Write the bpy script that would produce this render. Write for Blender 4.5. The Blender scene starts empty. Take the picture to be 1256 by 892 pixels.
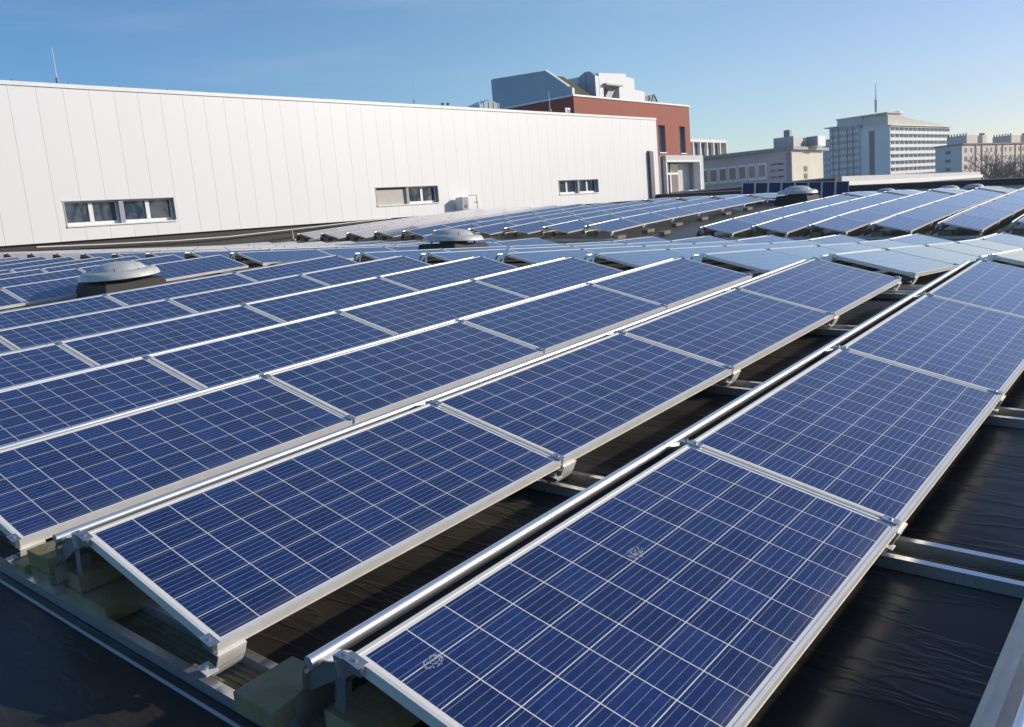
import bpy, bmesh, math, random
from mathutils import Matrix, Vector
random.seed(7)
SC = bpy.context.scene
COL = SC.collection
R = math.radians
PI = math.pi

# ------------------------------------------------------------------ roof frame
# the near roof plane carries a frame: x along the panel rows, y across them, z normal to the roof.
MF = Matrix(((0.9988291813985819, -0.0020851934702525434, -0.048331339261709474, 0),
             (0.0, 0.9990706072421461, -0.04310361637739732, 0),
             (0.04837629984443666, 0.04305314986155427, 0.9978910, 0),
             (0, 0, 0, 1)))
L = 1.976          # pitch of panels along a row
LP = 1.956         # panel length
W = 0.9098         # panel width
TH = R(12.748)     # tilt
D = 1.60294        # row pitch
HZ = W * math.sin(TH)
ZR = -0.18         # roof surface below the panels' low edges
CWx, CWy, CWz = -1.346, -1.808, 1.341


# ------------------------------------------------------------------ mesh builder
class MB:
    def __init__(s):
        s.v = []; s.f = []

    def quad(s, a, b, c, d):
        n = len(s.v); s.v += [tuple(a), tuple(b), tuple(c), tuple(d)]; s.f.append((n, n + 1, n + 2, n + 3)); return s

    def poly(s, pts):
        n = len(s.v); s.v += [tuple(p) for p in pts]; s.f.append(tuple(range(n, n + len(pts)))); return s

    def box(s, x0, x1, y0, y1, z0, z1, m=None):
        P = [(x, y, z) for z in (z0, z1) for y in (y0, y1) for x in (x0, x1)]
        if m is not None: P = [tuple(m @ Vector(p)) for p in P]
        n = len(s.v); s.v += P
        for f in ((0, 2, 3, 1), (4, 5, 7, 6), (0, 1, 5, 4), (2, 6, 7, 3), (0, 4, 6, 2), (1, 3, 7, 5)):
            s.f.append(tuple(n + i for i in f))
        return s

    def prism(s, prof, a0, a1, fn):
        """closed profile (list of 2-tuples) extruded from a0 to a1; fn(a, p) -> 3D point"""
        n = len(s.v); k = len(prof)
        s.v += [tuple(fn(a0, p)) for p in prof] + [tuple(fn(a1, p)) for p in prof]
        s.f.append(tuple(range(n, n + k))[::-1]); s.f.append(tuple(range(n + k, n + 2 * k)))
        for i in range(k):
            j = (i + 1) % k
            s.f.append((n + i, n + j, n + k + j, n + k + i))
        return s

    def strip(s, prof, a0, a1, fn, t=0.003):
        """open profile given a thickness t"""
        offs = []
        for i, p in enumerate(prof):
            q0 = prof[max(0, i - 1)]; q1 = prof[min(len(prof) - 1, i + 1)]
            dx, dy = q1[0] - q0[0], q1[1] - q0[1]; l = math.hypot(dx, dy) or 1
            offs.append((p[0] - dy / l * t, p[1] + dx / l * t))
        k = len(prof)
        for i in range(k - 1):
            s.prism([prof[i], prof[i + 1], offs[i + 1], offs[i]], a0, a1, fn)
        return s

    def tube(s, path, rad, n=8, cap=True):
        path = [Vector(p) for p in path]
        if not isinstance(rad, (list, tuple)): rad = [rad] * len(path)
        base = len(s.v); ref = None
        for i, p in enumerate(path):
            t = (path[min(i + 1, len(path) - 1)] - path[max(i - 1, 0)]).normalized()
            if ref is None:
                ref = t.orthogonal().normalized()
            ref = (ref - t * ref.dot(t)); ref = ref.normalized() if ref.length > 1e-6 else t.orthogonal().normalized()
            b = t.cross(ref)
            for j in range(n):
                a = 2 * PI * j / n
                s.v.append(tuple(p + (ref * math.cos(a) + b * math.sin(a)) * rad[i]))
        for i in range(len(path) - 1):
            for j in range(n):
                j2 = (j + 1) % n
                s.f.append((base + i * n + j, base + i * n + j2, base + (i + 1) * n + j2, base + (i + 1) * n + j))
        if cap:
            s.f.append(tuple(base + j for j in range(n))[::-1])
            e = base + (len(path) - 1) * n
            s.f.append(tuple(e + j for j in range(n)))
        return s

    def lathe(s, prof, n=32, c=(0, 0, 0)):
        base = len(s.v); k = len(prof)
        for r, z in prof:
            for j in range(n):
                a = 2 * PI * j / n
                s.v.append((c[0] + r * math.cos(a), c[1] + r * math.sin(a), c[2] + z))
        for i in range(k - 1):
            for j in range(n):
                j2 = (j + 1) % n
                s.f.append((base + i * n + j, base + i * n + j2, base + (i + 1) * n + j2, base + (i + 1) * n + j))
        s.f.append(tuple(base + j for j in range(n))[::-1]); e = base + (k - 1) * n
        s.f.append(tuple(e + j for j in range(n)))
        return s

    def mesh(s, name, mat, smooth=False, bevel=0.0):
        me = bpy.data.meshes.new(name)
        me.from_pydata(s.v, [], s.f)
        bm = bmesh.new(); bm.from_mesh(me)
        bmesh.ops.remove_doubles(bm, verts=bm.verts, dist=1e-5)
        bmesh.ops.recalc_face_normals(bm, faces=bm.faces)
        if bevel: bmesh.ops.bevel(bm, geom=bm.edges[:], offset=bevel, segments=2, affect='EDGES', profile=0.6)
        bm.to_mesh(me); bm.free()
        if smooth:
            for p in me.polygons: p.use_smooth = True
            try: me.set_sharp_from_angle(angle=R(40))
            except Exception: pass
        me.materials.append(mat)
        return me


def obj(name, me, parent=None, mw=None):
    o = bpy.data.objects.new(name, me); COL.objects.link(o)
    if parent is not None: o.parent = parent
    if mw is not None: o.matrix_basis = mw
    return o


def tag(o, label=None, cat=None, group=None, kind=None):
    if label: o['label'] = label
    if cat: o['category'] = cat
    if group: o['group'] = group
    if kind: o['kind'] = kind
    return o


def thing(name, label, cat, mw=None, group=None):
    o = bpy.data.objects.new(name, None); COL.objects.link(o)
    o.empty_display_size = 0.2
    if mw is not None: o.matrix_basis = mw
    return tag(o, label, cat, group)


def T(x, y, z): return Matrix.Translation((x, y, z))


# ------------------------------------------------------------------ materials
class NT:
    def __init__(s, name):
        s.m = bpy.data.materials.new(name); s.m.use_nodes = True
        s.t = s.m.node_tree; s.t.nodes.clear()
        s.out = s.n('ShaderNodeOutputMaterial'); s.b = s.n('ShaderNodeBsdfPrincipled')
        s.l(s.b.outputs[0], s.out.inputs[0])

    def n(s, typ, **kw):
        nd = s.t.nodes.new(typ)
        for k, v in kw.items(): setattr(nd, k, v)
        return nd

    def l(s, a, b): s.t.links.new(a, b)

    def set(s, key, val):
        inp = s.b.inputs[key]
        if hasattr(val, 'is_linked') or hasattr(val, 'links'): s.l(val, inp)
        else: inp.default_value = val
        return s

    def math(s, op, a, b=None, c=None, clamp=False):
        nd = s.n('ShaderNodeMath', operation=op); nd.use_clamp = clamp
        for i, v in enumerate((a, b, c)):
            if v is None: continue
            if isinstance(v, (int, float)): nd.inputs[i].default_value = v
            else: s.l(v, nd.inputs[i])
        return nd.outputs[0]

    def coord(s, which='Object', scale=None):
        c = s.n('ShaderNodeTexCoord').outputs[which]
        if scale:
            mp = s.n('ShaderNodeMapping'); mp.inputs['Scale'].default_value = scale; s.l(c, mp.inputs[0]); c = mp.outputs[0]
        return c

    def world(s, scale=None):
        c = s.n('ShaderNodeNewGeometry').outputs['Position']
        if scale:
            mp = s.n('ShaderNodeMapping'); mp.inputs['Scale'].default_value = scale; s.l(c, mp.inputs[0]); c = mp.outputs[0]
        return c

    def noise(s, vec, scale=5, detail=4, rough=0.55):
        nd = s.n('ShaderNodeTexNoise'); nd.inputs['Scale'].default_value = scale
        nd.inputs['Detail'].default_value = detail; nd.inputs['Roughness'].default_value = rough
        s.l(vec, nd.inputs['Vector']); return nd.outputs[0]

    def ramp(s, fac, stops):
        nd = s.n('ShaderNodeValToRGB'); e = nd.color_ramp.elements
        while len(e) < len(stops): e.new(0.5)
        for i, (p, c) in enumerate(stops):
            e[i].position = p; e[i].color = (c[0], c[1], c[2], 1) if isinstance(c, (tuple, list)) else (c, c, c, 1)
        s.l(fac, nd.inputs[0]); return nd.outputs[0]

    def mix(s, fac, a, b, blend='MIX'):
        nd = s.n('ShaderNodeMix', data_type='RGBA', blend_type=blend)
        for i, v in ((0, fac), (6, a), (7, b)):
            if isinstance(v, (int, float)): nd.inputs[i].default_value = v
            elif isinstance(v, (tuple, list)): nd.inputs[i].default_value = (*v[:3], 1)
            else: s.l(v, nd.inputs[i])
        return nd.outputs[2]

    def bump(s, h, strength=0.3, dist=0.01):
        nd = s.n('ShaderNodeBump'); nd.inputs['Strength'].default_value = strength; nd.inputs['Distance'].default_value = dist
        s.l(h, nd.inputs['Height']); s.l(nd.outputs[0], s.b.inputs['Normal'])


def flat(name, col, rough=0.6, metal=0.0, var=0.12, scale=3.0, spec=0.5, bump=0.0):
    m = NT(name); c = m.world()
    f = m.noise(c, scale, 5, 0.6)
    m.set('Base Color', m.mix(m.ramp(f, [(0.3, 0.0), (0.7, 1.0)]), tuple(x * (1 - var) for x in col), tuple(min(1, x * (1 + var)) for x in col)))
    m.set('Roughness', m.math('ADD', m.math('MULTIPLY', f, 0.14), rough - 0.07)); m.set('Metallic', metal); m.set('Specular IOR Level', spec)
    if bump: m.bump(f, bump, 0.02)
    return m.m


def solar_material(name, dusty=0.0):
    m = NT(name)
    sep = m.n('ShaderNodeSeparateXYZ'); m.l(m.coord('Object'), sep.inputs[0])
    x, y = sep.outputs[0], sep.outputs[1]
    mx, my = 0.028, 0.026
    px, py = (LP - 2 * mx) / 12, (W - 2 * my) / 6
    u = m.math('DIVIDE', m.math('SUBTRACT', x, mx), px); v = m.math('DIVIDE', m.math('SUBTRACT', y, my), py)
    fu, fv = m.math('FRACT', u), m.math('FRACT', v)
    du = m.math('ABSOLUTE', m.math('SUBTRACT', fu, 0.5)); dv = m.math('ABSOLUTE', m.math('SUBTRACT', fv, 0.5))
    gap = m.math('MAXIMUM', m.math('GREATER_THAN', du, 0.4885), m.math('GREATER_THAN', dv, 0.488))
    # outside the cell field: the white backsheet margin
    out = m.math('MAXIMUM', m.math('MAXIMUM', m.math('LESS_THAN', u, 0.012), m.math('GREATER_THAN', u, 11.988)),
                 m.math('MAXIMUM', m.math('LESS_THAN', v, 0.012), m.math('GREATER_THAN', v, 5.988)))
    white = m.math('MAXIMUM', gap, out)
    bb = m.math('ABSOLUTE', m.math('SUBTRACT', m.math('FRACT', m.math('MULTIPLY', fv, 5.0)), 0.5))
    bus = m.math('LESS_THAN', bb, 0.027)
    # crystal grain and cell-to-cell tint
    vor = m.n('ShaderNodeTexVoronoi'); vor.inputs['Scale'].default_value = 60; m.l(m.coord('Object'), vor.inputs['Vector'])
    sepc = m.n('ShaderNodeSeparateColor'); m.l(vor.outputs['Color'], sepc.inputs[0])
    cmb = m.n('ShaderNodeCombineXYZ'); m.l(m.math('FLOOR', u), cmb.inputs[0]); m.l(m.math('FLOOR', v), cmb.inputs[1])
    oi = m.n('ShaderNodeObjectInfo'); m.l(m.math('MULTIPLY', oi.outputs['Random'], 91.0), cmb.inputs[2])
    wn = m.n('ShaderNodeTexWhiteNoise', noise_dimensions='3D'); m.l(cmb.outputs[0], wn.inputs['Vector'])
    val = m.math('ADD', m.math('MULTIPLY', sepc.outputs[0], 0.42), m.math('ADD', m.math('MULTIPLY', wn.outputs['Value'], 0.45), m.math('MULTIPLY', oi.outputs['Random'], 0.15)))
    cell = m.ramp(val, [(0.1, (0.006, 0.019, 0.088)), (0.5, (0.009, 0.029, 0.126)), (0.95, (0.016, 0.046, 0.185))])
    c = m.mix(bus, cell, (0.36, 0.37, 0.41))
    c = m.mix(white, c, (0.86, 0.83, 0.76))
    # dust: faint overall, denser along the low edge where water stands
    no = m.noise(m.world(), 2.2, 6, 0.65)
    edge = m.math('MULTIPLY', m.math('SUBTRACT', 1.0, m.math('DIVIDE', y, 0.10), clamp=True), 0.35)
    dust = m.math('MULTIPLY', m.ramp(no, [(0.35, 0.0), (0.8, 1.0)]), m.math('ADD', edge, 0.022 + dusty), clamp=True)
    c = m.mix(dust, c, (0.42, 0.38, 0.32))
    m.set('Base Color', c)
    m.set('Roughness', m.math('ADD', m.math('MULTIPLY', no, 0.07), 0.05))
    m.set('Specular IOR Level', 0.6); m.set('Coat Weight', 0.45); m.set('Coat Roughness', 0.06); m.set('Coat IOR', 1.5)
    b = m.noise(m.coord('Object'), 3.0, 1, 0.4)
    m.bump(b, 0.05, 0.01)
    return m.m


def metal(name, col=(0.78, 0.78, 0.77), rough=0.32, met=0.85, dirt=0.25):
    m = NT(name); c = m.coord('Object')
    f = m.noise(m.world(), 9.0, 6, 0.65); g = m.noise(m.world((3, 60, 60)), 1.0, 3, 0.6)
    m.set('Base Color', m.mix(m.math('MULTIPLY', m.ramp(f, [(0.4, 0.0), (0.75, 1.0)]), dirt), col, tuple(x * 0.45 * k for x, k in zip(col, (1.0, 0.92, 0.8)))))
    m.set('Metallic', met)
    m.set('Roughness', m.math('ADD', rough - 0.08, m.math('MULTIPLY', m.math('ADD', f, g), 0.09)))
    return m.m


def membrane_material():
    m = NT('roof membrane'); mp = m.n('ShaderNodeMapping')
    pos = m.world()
    big = m.noise(pos, 0.7, 4, 0.6)
    wr = m.noise(m.world((2.2, 0.7, 1.0)), 1.1, 2, 0.45)
    wr2 = m.ramp(m.noise(m.world((5.5, 1.1, 1.0)), 1.5, 3, 0.55), [(0.5, 0.0), (0.56, 1.0), (0.62, 0.25)])
    fine = m.noise(pos, 60, 3, 0.6)
    sep = m.n('ShaderNodeSeparateXYZ'); m.l(pos, sep.inputs[0])
    wob = m.math('MULTIPLY', m.math('SUBTRACT', m.noise(pos, 1.3, 2, 0.5), 0.5), 0.06)
    sx = m.math('FRACT', m.math('DIVIDE', m.math('ADD', m.math('ADD', sep.outputs[0], wob), 0.32), 0.988))
    lap = m.math('LESS_THAN', m.math('ABSOLUTE', m.math('SUBTRACT', sx, 0.5)), 0.008)
    lapstep = m.math('GREATER_THAN', sx, 0.5)
    col = m.mix(m.ramp(big, [(0.35, 0.0), (0.7, 1.0)]), (0.028, 0.025, 0.022), (0.060, 0.051, 0.043))
    st = m.ramp(m.noise(pos, 3.3, 7, 0.7), [(0.56, 0.0), (0.72, 1.0)])
    col = m.mix(m.math('MULTIPLY', st, 0.35), col, (0.11, 0.095, 0.08))
    col = m.mix(m.math('MULTIPLY', lap, 0.7), col, (0.008, 0.008, 0.008))
    m.set('Base Color', col)
    m.set('Roughness', m.math('ADD', 0.27, m.math('MULTIPLY', m.math('ADD', big, st), 0.13))); m.set('Specular IOR Level', 0.15)
    h = m.math('ADD', m.math('ADD', m.math('MULTIPLY', wr, 1.0), m.math('MULTIPLY', wr2, 0.07)),
               m.math('ADD', m.math('MULTIPLY', fine, 0.006), m.math('MULTIPLY', lapstep, 0.12)))
    m.bump(h, 0.5, 0.06)
    return m.m


def wall_material():
    m = NT('white wall cassettes'); pos = m.world()
    sep = m.n('ShaderNodeSeparateXYZ'); m.l(pos, sep.inputs[0])
    s = m.math('SUBTRACT', sep.outputs[0], 12.36)
    fx = m.math('FRACT', s)
    seam = m.math('LESS_THAN', m.math('ABSOLUTE', m.math('SUBTRACT', fx, 0.5)), 2.0)
    d = m.math('MINIMUM', fx, m.math('SUBTRACT', 1.0, fx))
    seam = m.math('LESS_THAN', d, 0.011)
    wn = m.n('ShaderNodeTexWhiteNoise', noise_dimensions='1D'); m.l(m.math('FLOOR', s), wn.inputs['W'])
    f = m.noise(m.world((1.2, 1, 0.25)), 1.5, 4, 0.6)
    v = m.math('ADD', m.math('MULTIPLY', wn.outputs['Value'], 0.55), m.math('MULTIPLY', f, 0.45))
    c = m.mix(v, (0.765, 0.76, 0.75), (0.795, 0.79, 0.78))
    c = m.mix(m.math('MULTIPLY', seam, 0.45), c, (0.22, 0.21, 0.2))
    m.set('Base Color', c); m.set('Roughness', 0.45)
    m.bump(m.math('SMOOTH_MIN', m.math('MULTIPLY', d, 30.0), 1.0, 0.3), 0.15, 0.008)
    return m.m


def glass(name, col=(0.018, 0.045, 0.08), rough=0.03):
    m = NT(name); f = m.noise(m.world(), 0.9, 2, 0.5)
    m.set('Base Color', m.mix(f, tuple(x * 0.6 for x in col), tuple(x * 1.5 for x in col)))
    m.set('Roughness', rough); m.set('Specular IOR Level', 0.9); m.set('Metallic', 0.0)
    m.bump(m.noise(m.world(), 1.4, 1, 0.4), 0.06, 0.02)
    return m.m


def concrete(name, col, moss=(0.07, 0.075, 0.03), mossy=0.6):
    m = NT(name); p = m.world()
    f = m.noise(p, 14, 6, 0.65); g = m.noise(p, 5.0, 4, 0.6)
    c = m.mix(f, tuple(x * 0.75 for x in col), tuple(x * 1.2 for x in col))
    c = m.mix(m.math('MULTIPLY', m.ramp(g, [(0.42, 0.0), (0.62, 1.0)]), mossy), c, moss)
    m.set('Base Color', c); m.set('Roughness', 0.9); m.set('Specular IOR Level', 0.25)
    m.bump(m.math('ADD', f, m.math('MULTIPLY', m.noise(p, 70, 4, 0.7), 0.5)), 0.8, 0.012)
    return m.m


M_cells = solar_material('solar cells')
M_alu = metal('anodised aluminium', (0.84, 0.81, 0.74), 0.45, 0.25, 0.25)
M_bead = metal('bright folded aluminium', (0.88, 0.88, 0.87), 0.32, 0.85, 0.12)
M_sheet = metal('galvanised sheet', (0.62, 0.63, 0.64), 0.33, 0.9, 0.35)
M_rail = metal('rail aluminium', (0.80, 0.80, 0.79), 0.28, 0.8, 0.25)
M_dull = flat('dull shaded sheet', (0.10, 0.10, 0.105), 0.75, 0.0, 0.2, 8.0, 0.2)  # inner flange metal: shade behind the panel edge put into the dark colour
M_tray = concrete('weathered ribbed tray', (0.24, 0.21, 0.145), (0.17, 0.13, 0.05), 0.7)
M_roof = membrane_material()
M_wall = wall_material()
M_white = flat('white painted metal', (0.80, 0.80, 0.79), 0.4, 0, 0.04, 1.5)
M_plinth = flat('dark plinth cladding', (0.042, 0.036, 0.032), 0.7, 0, 0.2, 2.0)
M_black = flat('black membrane upstand', (0.018, 0.017, 0.016), 0.5, 0, 0.25, 6.0)
M_curb = flat('bitumen curb', (0.040, 0.033, 0.028), 0.75, 0, 0.3, 8.0, bump=0.2)
M_dome = metal('weathered vent hood', (0.60, 0.60, 0.57), 0.50, 0.15, 0.45)
M_block = concrete('ballast concrete', (0.29, 0.245, 0.15), (0.20, 0.16, 0.045), 0.65)
M_slab = concrete('pale ballast slab', (0.30, 0.275, 0.22), (0.13, 0.12, 0.06), 0.4)
M_pane = glass('window glass')
M_reveal = flat('grey window reveal', (0.33, 0.34, 0.37), 0.6, 0, 0.08)
M_beige = flat('beige blind', (0.52, 0.49, 0.43), 0.8, 0, 0.05)
M_red = flat('red facade', (0.31, 0.078, 0.045), 0.75, 0, 0.10, 0.8)
M_zinc = flat('blue grey cladding', (0.37, 0.41, 0.47), 0.5, 0.2, 0.08, 0.6)
M_plaster = flat('white render', (0.78, 0.78, 0.77), 0.7, 0, 0.03, 0.6)
M_sedum = flat('green roof', (0.10, 0.10, 0.030), 0.95, 0, 0.4, 1.2)
M_grey = flat('grey metal', (0.30, 0.30, 0.31), 0.5, 0.1, 0.1)
M_dgrey = flat('dark grey metal', (0.10, 0.10, 0.11), 0.5, 0.1, 0.15)
M_lgrey = flat('light grey cladding', (0.52, 0.52, 0.51), 0.6, 0, 0.06)
M_cream = flat('cream render', (0.62, 0.575, 0.47), 0.8, 0, 0.07, 0.5)
M_office = flat('office render', (0.50, 0.51, 0.52), 0.8, 0, 0.08, 0.5)
M_pink = flat('pale pinkish render', (0.70, 0.61, 0.53), 0.85, 0, 0.07, 0.1)
M_grey2 = flat('gable render', (0.66, 0.65, 0.63), 0.85, 0, 0.06, 0.08)
M_tower = flat('tower concrete', (0.80, 0.79, 0.77), 0.8, 0, 0.06, 0.08)
M_towerw = flat('balcony white', (0.86, 0.85, 0.82), 0.7, 0, 0.04, 0.2)
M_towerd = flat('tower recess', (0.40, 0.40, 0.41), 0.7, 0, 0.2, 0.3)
M_brick = flat('brown roof strip', (0.17, 0.105, 0.08), 0.9, 0, 0.2, 1.0)
M_bark = flat('bare twigs', (0.21, 0.165, 0.135), 0.95, 0, 0.25, 0.8)
M_drop = flat('bird dropping', (0.36, 0.38, 0.44), 0.9, 0, 0.35, 60)


# ------------------------------------------------------------------ world, sun, camera
SUN_AZ = math.atan2(-0.60, 0.715); SUN_EL = R(19.8)
w = bpy.data.worlds.new('World'); SC.world = w; w.use_nodes = True
nt = w.node_tree; nt.nodes.clear()
sky = nt.nodes.new('ShaderNodeTexSky'); sky.sky_type = 'NISHITA'; sky.sun_disc = False
sky.sun_elevation = SUN_EL; sky.sun_rotation = PI / 2 - SUN_AZ
sky.altitude = 20; sky.air_density = 1.0; sky.dust_density = 0.25; sky.ozone_density = 3.0
bg = nt.nodes.new('ShaderNodeBackground'); bg.inputs[1].default_value = 0.142
wo = nt.nodes.new('ShaderNodeOutputWorld')
sd = Vector((math.cos(SUN_AZ) * math.cos(SUN_EL), math.sin(SUN_AZ) * math.cos(SUN_EL), math.sin(SUN_EL)))
# clear winter sky, deepest blue well away from the sun
tcn = nt.nodes.new('ShaderNodeTexCoord'); dt = nt.nodes.new('ShaderNodeVectorMath'); dt.operation = 'DOT_PRODUCT'; dt.inputs[1].default_value = sd
nt.links.new(tcn.outputs['Generated'], dt.inputs[0])
mr = nt.nodes.new('ShaderNodeMapRange'); mr.inputs[1].default_value = -0.25; mr.inputs[2].default_value = 0.75; nt.links.new(dt.outputs['Value'], mr.inputs[0])
rp = nt.nodes.new('ShaderNodeValToRGB'); els = rp.color_ramp.elements; els.new(0.59)
for e_, (p_, c_) in zip(els, ((0.05, (0.42, 0.68, 0.88, 1)), (0.59, (0.85, 0.92, 0.96, 1)), (0.9, (0.91, 0.81, 0.87, 1)))): e_.position = p_; e_.color = c_
nt.links.new(mr.outputs[0], rp.inputs[0])
mx = nt.nodes.new('ShaderNodeMix'); mx.data_type = 'RGBA'; mx.blend_type = 'MULTIPLY'; mx.inputs[0].default_value = 1.0
nt.links.new(sky.outputs[0], mx.inputs[6]); nt.links.new(rp.outputs[0], mx.inputs[7])
mpw = nt.nodes.new('ShaderNodeMapping'); mpw.inputs['Scale'].default_value = (1.5, 1.5, 14.0); nt.links.new(tcn.outputs['Generated'], mpw.inputs[0])
nw = nt.nodes.new('ShaderNodeTexNoise'); nw.inputs['Scale'].default_value = 1.9; nw.inputs['Detail'].default_value = 7; nw.inputs['Roughness'].default_value = 0.6; nt.links.new(mpw.outputs[0], nw.inputs['Vector'])
rw_ = nt.nodes.new('ShaderNodeMapRange'); rw_.inputs[1].default_value = 0.52; rw_.inputs[2].default_value = 0.85; rw_.inputs[4].default_value = 0.13; nt.links.new(nw.outputs[0], rw_.inputs[0])
mw_ = nt.nodes.new('ShaderNodeMix'); mw_.data_type = 'RGBA'; mw_.inputs[7].default_value = (6.0, 6.0, 6.2, 1)
nt.links.new(rw_.outputs[0], mw_.inputs[0]); nt.links.new(mx.outputs[2], mw_.inputs[6])
nt.links.new(mw_.outputs[2], bg.inputs[0]); nt.links.new(bg.outputs[0], wo.inputs[0])
sl = bpy.data.lights.new('sun', 'SUN'); sl.energy = 3.75; sl.angle = R(0.53); sl.color = (1.0, 0.91, 0.78)
so = bpy.data.objects.new('sun', sl); COL.objects.link(so)
sd = Vector((math.cos(SUN_AZ) * math.cos(SUN_EL), math.sin(SUN_AZ) * math.cos(SUN_EL), math.sin(SUN_EL)))
so.rotation_euler = sd.to_track_quat('Z', 'Y').to_euler(); so.location = sd * 60

cam = bpy.data.cameras.new('camera'); co = bpy.data.objects.new('camera', cam); COL.objects.link(co); SC.camera = co
cam.sensor_width = 36; cam.lens = 36 * 1045.6596 / 1256; cam.clip_start = 0.05; cam.clip_end = 6000
cr = (0.633144964, -0.769510599, -0.083551736)
cd = (-0.181476016, -0.042642060, -0.982470412)
cf = (0.752458577, 0.637208829, -0.166646324)
co.matrix_world = Matrix(((cr[0], -cd[0], -cf[0], CWx), (cr[1], -cd[1], -cf[1], CWy), (cr[2], -cd[2], -cf[2], CWz), (0, 0, 0, 1)))
FPX = 1045.6596


def ray(px, py):
    a, b = (px - 628) / FPX, (py - 446) / FPX
    return Vector([cr[i] * a + cd[i] * b + cf[i] for i in range(3)])


def at(px, py, dist):
    r = ray(px, py); return Vector((CWx, CWy, CWz)) + r * (dist / math.hypot(r.x, r.y))


def pix(p):
    v = Vector(p) - Vector((CWx, CWy, CWz))
    z = v.dot(Vector(cf))
    if z < 0.05: return None
    return 628 + FPX * v.dot(Vector(cr)) / z, 446 + FPX * v.dot(Vector(cd)) / z


SC.view_settings.view_transform = 'Standard'; SC.view_settings.look = 'None'
SC.view_settings.exposure = 0.24; SC.view_settings.gamma = 1.0; SC.view_settings.use_curve_mapping = False
SC.render.film_transparent = False

# ------------------------------------------------------------------ setting: ground, roof
g = MB(); g.quad((-3000, -3000, -12), (3000, -3000, -12), (3000, 3000, -12), (-3000, 3000, -12))
gm = NT('town ground'); f = gm.noise(gm.world(), 0.02, 6, 0.6)
gm.set('Base Color', gm.ramp(f, [(0.35, (0.045, 0.045, 0.045)), (0.55, (0.06, 0.06, 0.045)), (0.7, (0.05, 0.065, 0.03))])); gm.set('Roughness', 0.95)
tag(obj('ground', g.mesh('ground', gm.m)), kind='structure')

# folded roof profile in the roof frame (x, z)
A_B, A_C = R(-5.45), R(0.05)
XB, ZB = 4 * L + 0.52, -0.034
XC, ZC = 21.77, -1.035
XE, ZE = 34.35, -1.05
PROF = [(-16.0, 0.95), (-3.4, ZR + 0.10), (-0.16, ZR), (0.0, ZR), (4 * L + 0.25, ZR), (18.3, -0.91 + ZR), (21.4, ZC + ZR), (34.0, ZE + ZR),
        (44.0, ZE + ZR - 0.95), (47.5, ZE + ZR - 1.08), (59.6, ZE + ZR - 1.10)]


def roof_z(x):
    for (x0, z0), (x1, z1) in zip(PROF, PROF[1:]):
        if x0 <= x <= x1: return z0 + (z1 - z0) * (x - x0) / (x1 - x0)
    return PROF[-1][1]


def Fp(x, y, z): return MF @ Vector((x, y, z))


rb = MB()
for (x0, z0), (x1, z1) in zip(PROF, PROF[1:]):
    n = max(1, int((x1 - x0) / 2))
    for i in range(n):
        xa, xb = x0 + (x1 - x0) * i / n, x0 + (x1 - x0) * (i + 1) / n
        za, zb = z0 + (z1 - z0) * i / n, z0 + (z1 - z0) * (i + 1) / n
        rb.quad(Fp(xa, -14, za), Fp(xb, -14, zb), Fp(xb, 33.15, zb), Fp(xa, 33.15, za))
for (xa, za) in (PROF[-1],):
    rb.quad(Fp(xa, -14, za), Fp(xa, 33.15, za), Fp(xa, 33.15, za - 9), Fp(xa, -14, za - 9))
tag(obj('roof', rb.mesh('roof', M_roof, smooth=False)), kind='structure')

# dark parapet along the far end of the roof
pb = MB()
za = PROF[-1][1]
pb.prism([(58.9, za - 0.02), (59.55, za - 0.02), (59.55, za + 0.30), (58.95, za + 0.30)], -14, 33.0, lambda a, p: Fp(p[0], a, p[1]))
par = thing('parapet', 'dark membrane covered parapet along the far end of the roof', 'parapet', Matrix.Identity(4))
obj('upstand', pb.mesh('upstand', M_black), par)
cb = MB(); cb.prism([(58.9, za + 0.303), (59.6, za + 0.303), (59.6, za + 0.34), (58.9, za + 0.34)], -14, 33.0, lambda a, p: Fp(p[0], a, p[1]))
obj('coping', cb.mesh('coping', M_dgrey), par)

# ------------------------------------------------------------------ solar panels
FH = 0.040   # frame height
fl = 0.013   # visible lip of the frame


def frame_mesh():
    b = MB()
    b.box(0, LP, 0, fl, -FH, 0); b.box(0, LP, W - fl, W, -FH, 0)
    b.box(0, fl, fl, W - fl, -FH, 0); b.box(LP - fl, LP, fl, W - fl, -FH, 0)
    # fine extruded grooves on the low and the end faces
    b.box(0, LP, -0.0015, 0.0, -FH, -0.036)
    return b.mesh('panel_frame', M_alu)


ME_frame = frame_mesh()
ME_cells = MB().box(fl, LP - fl, fl, W - fl, -0.012, -0.003).mesh('panel_cells', M_cells)
cl = MB().box(-0.019, -0.001, -0.012, 0.05, -0.03, 0.004).box(-0.030, 0.010, -0.012, 0.05, 0.004, 0.008)
cl.tube([(-0.010, 0.02, 0.008), (-0.010, 0.02, 0.014)], 0.007, 6)
ME_clamp = cl.mesh('clamp', M_sheet, bevel=0.0008)
# pressed foot that carries the low edge: curved plate with a lug on the rail
ft = MB()
cp = [(-0.045, 0.0), (-0.043, -0.02), (-0.036, -0.05), (-0.022, -0.085), (-0.004, -0.112)]
ft.strip(cp, -0.055, 0.055, lambda a, p: (a, p[0] + 0.035, p[1] - 0.040), 0.004)
ft.box(-0.055, 0.055, -0.012, 0.06, -0.048, -0.0405)
ft.box(-0.10, -0.055, -0.01, 0.05, -0.10, -0.094).tube([(-0.08, 0.02, -0.094), (-0.08, 0.02, -0.075)], 0.008, 6)
ME_foot = ft.mesh('low_foot', M_alu)
DFN = lambda a, p: (a, p[0], p[1])
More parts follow.
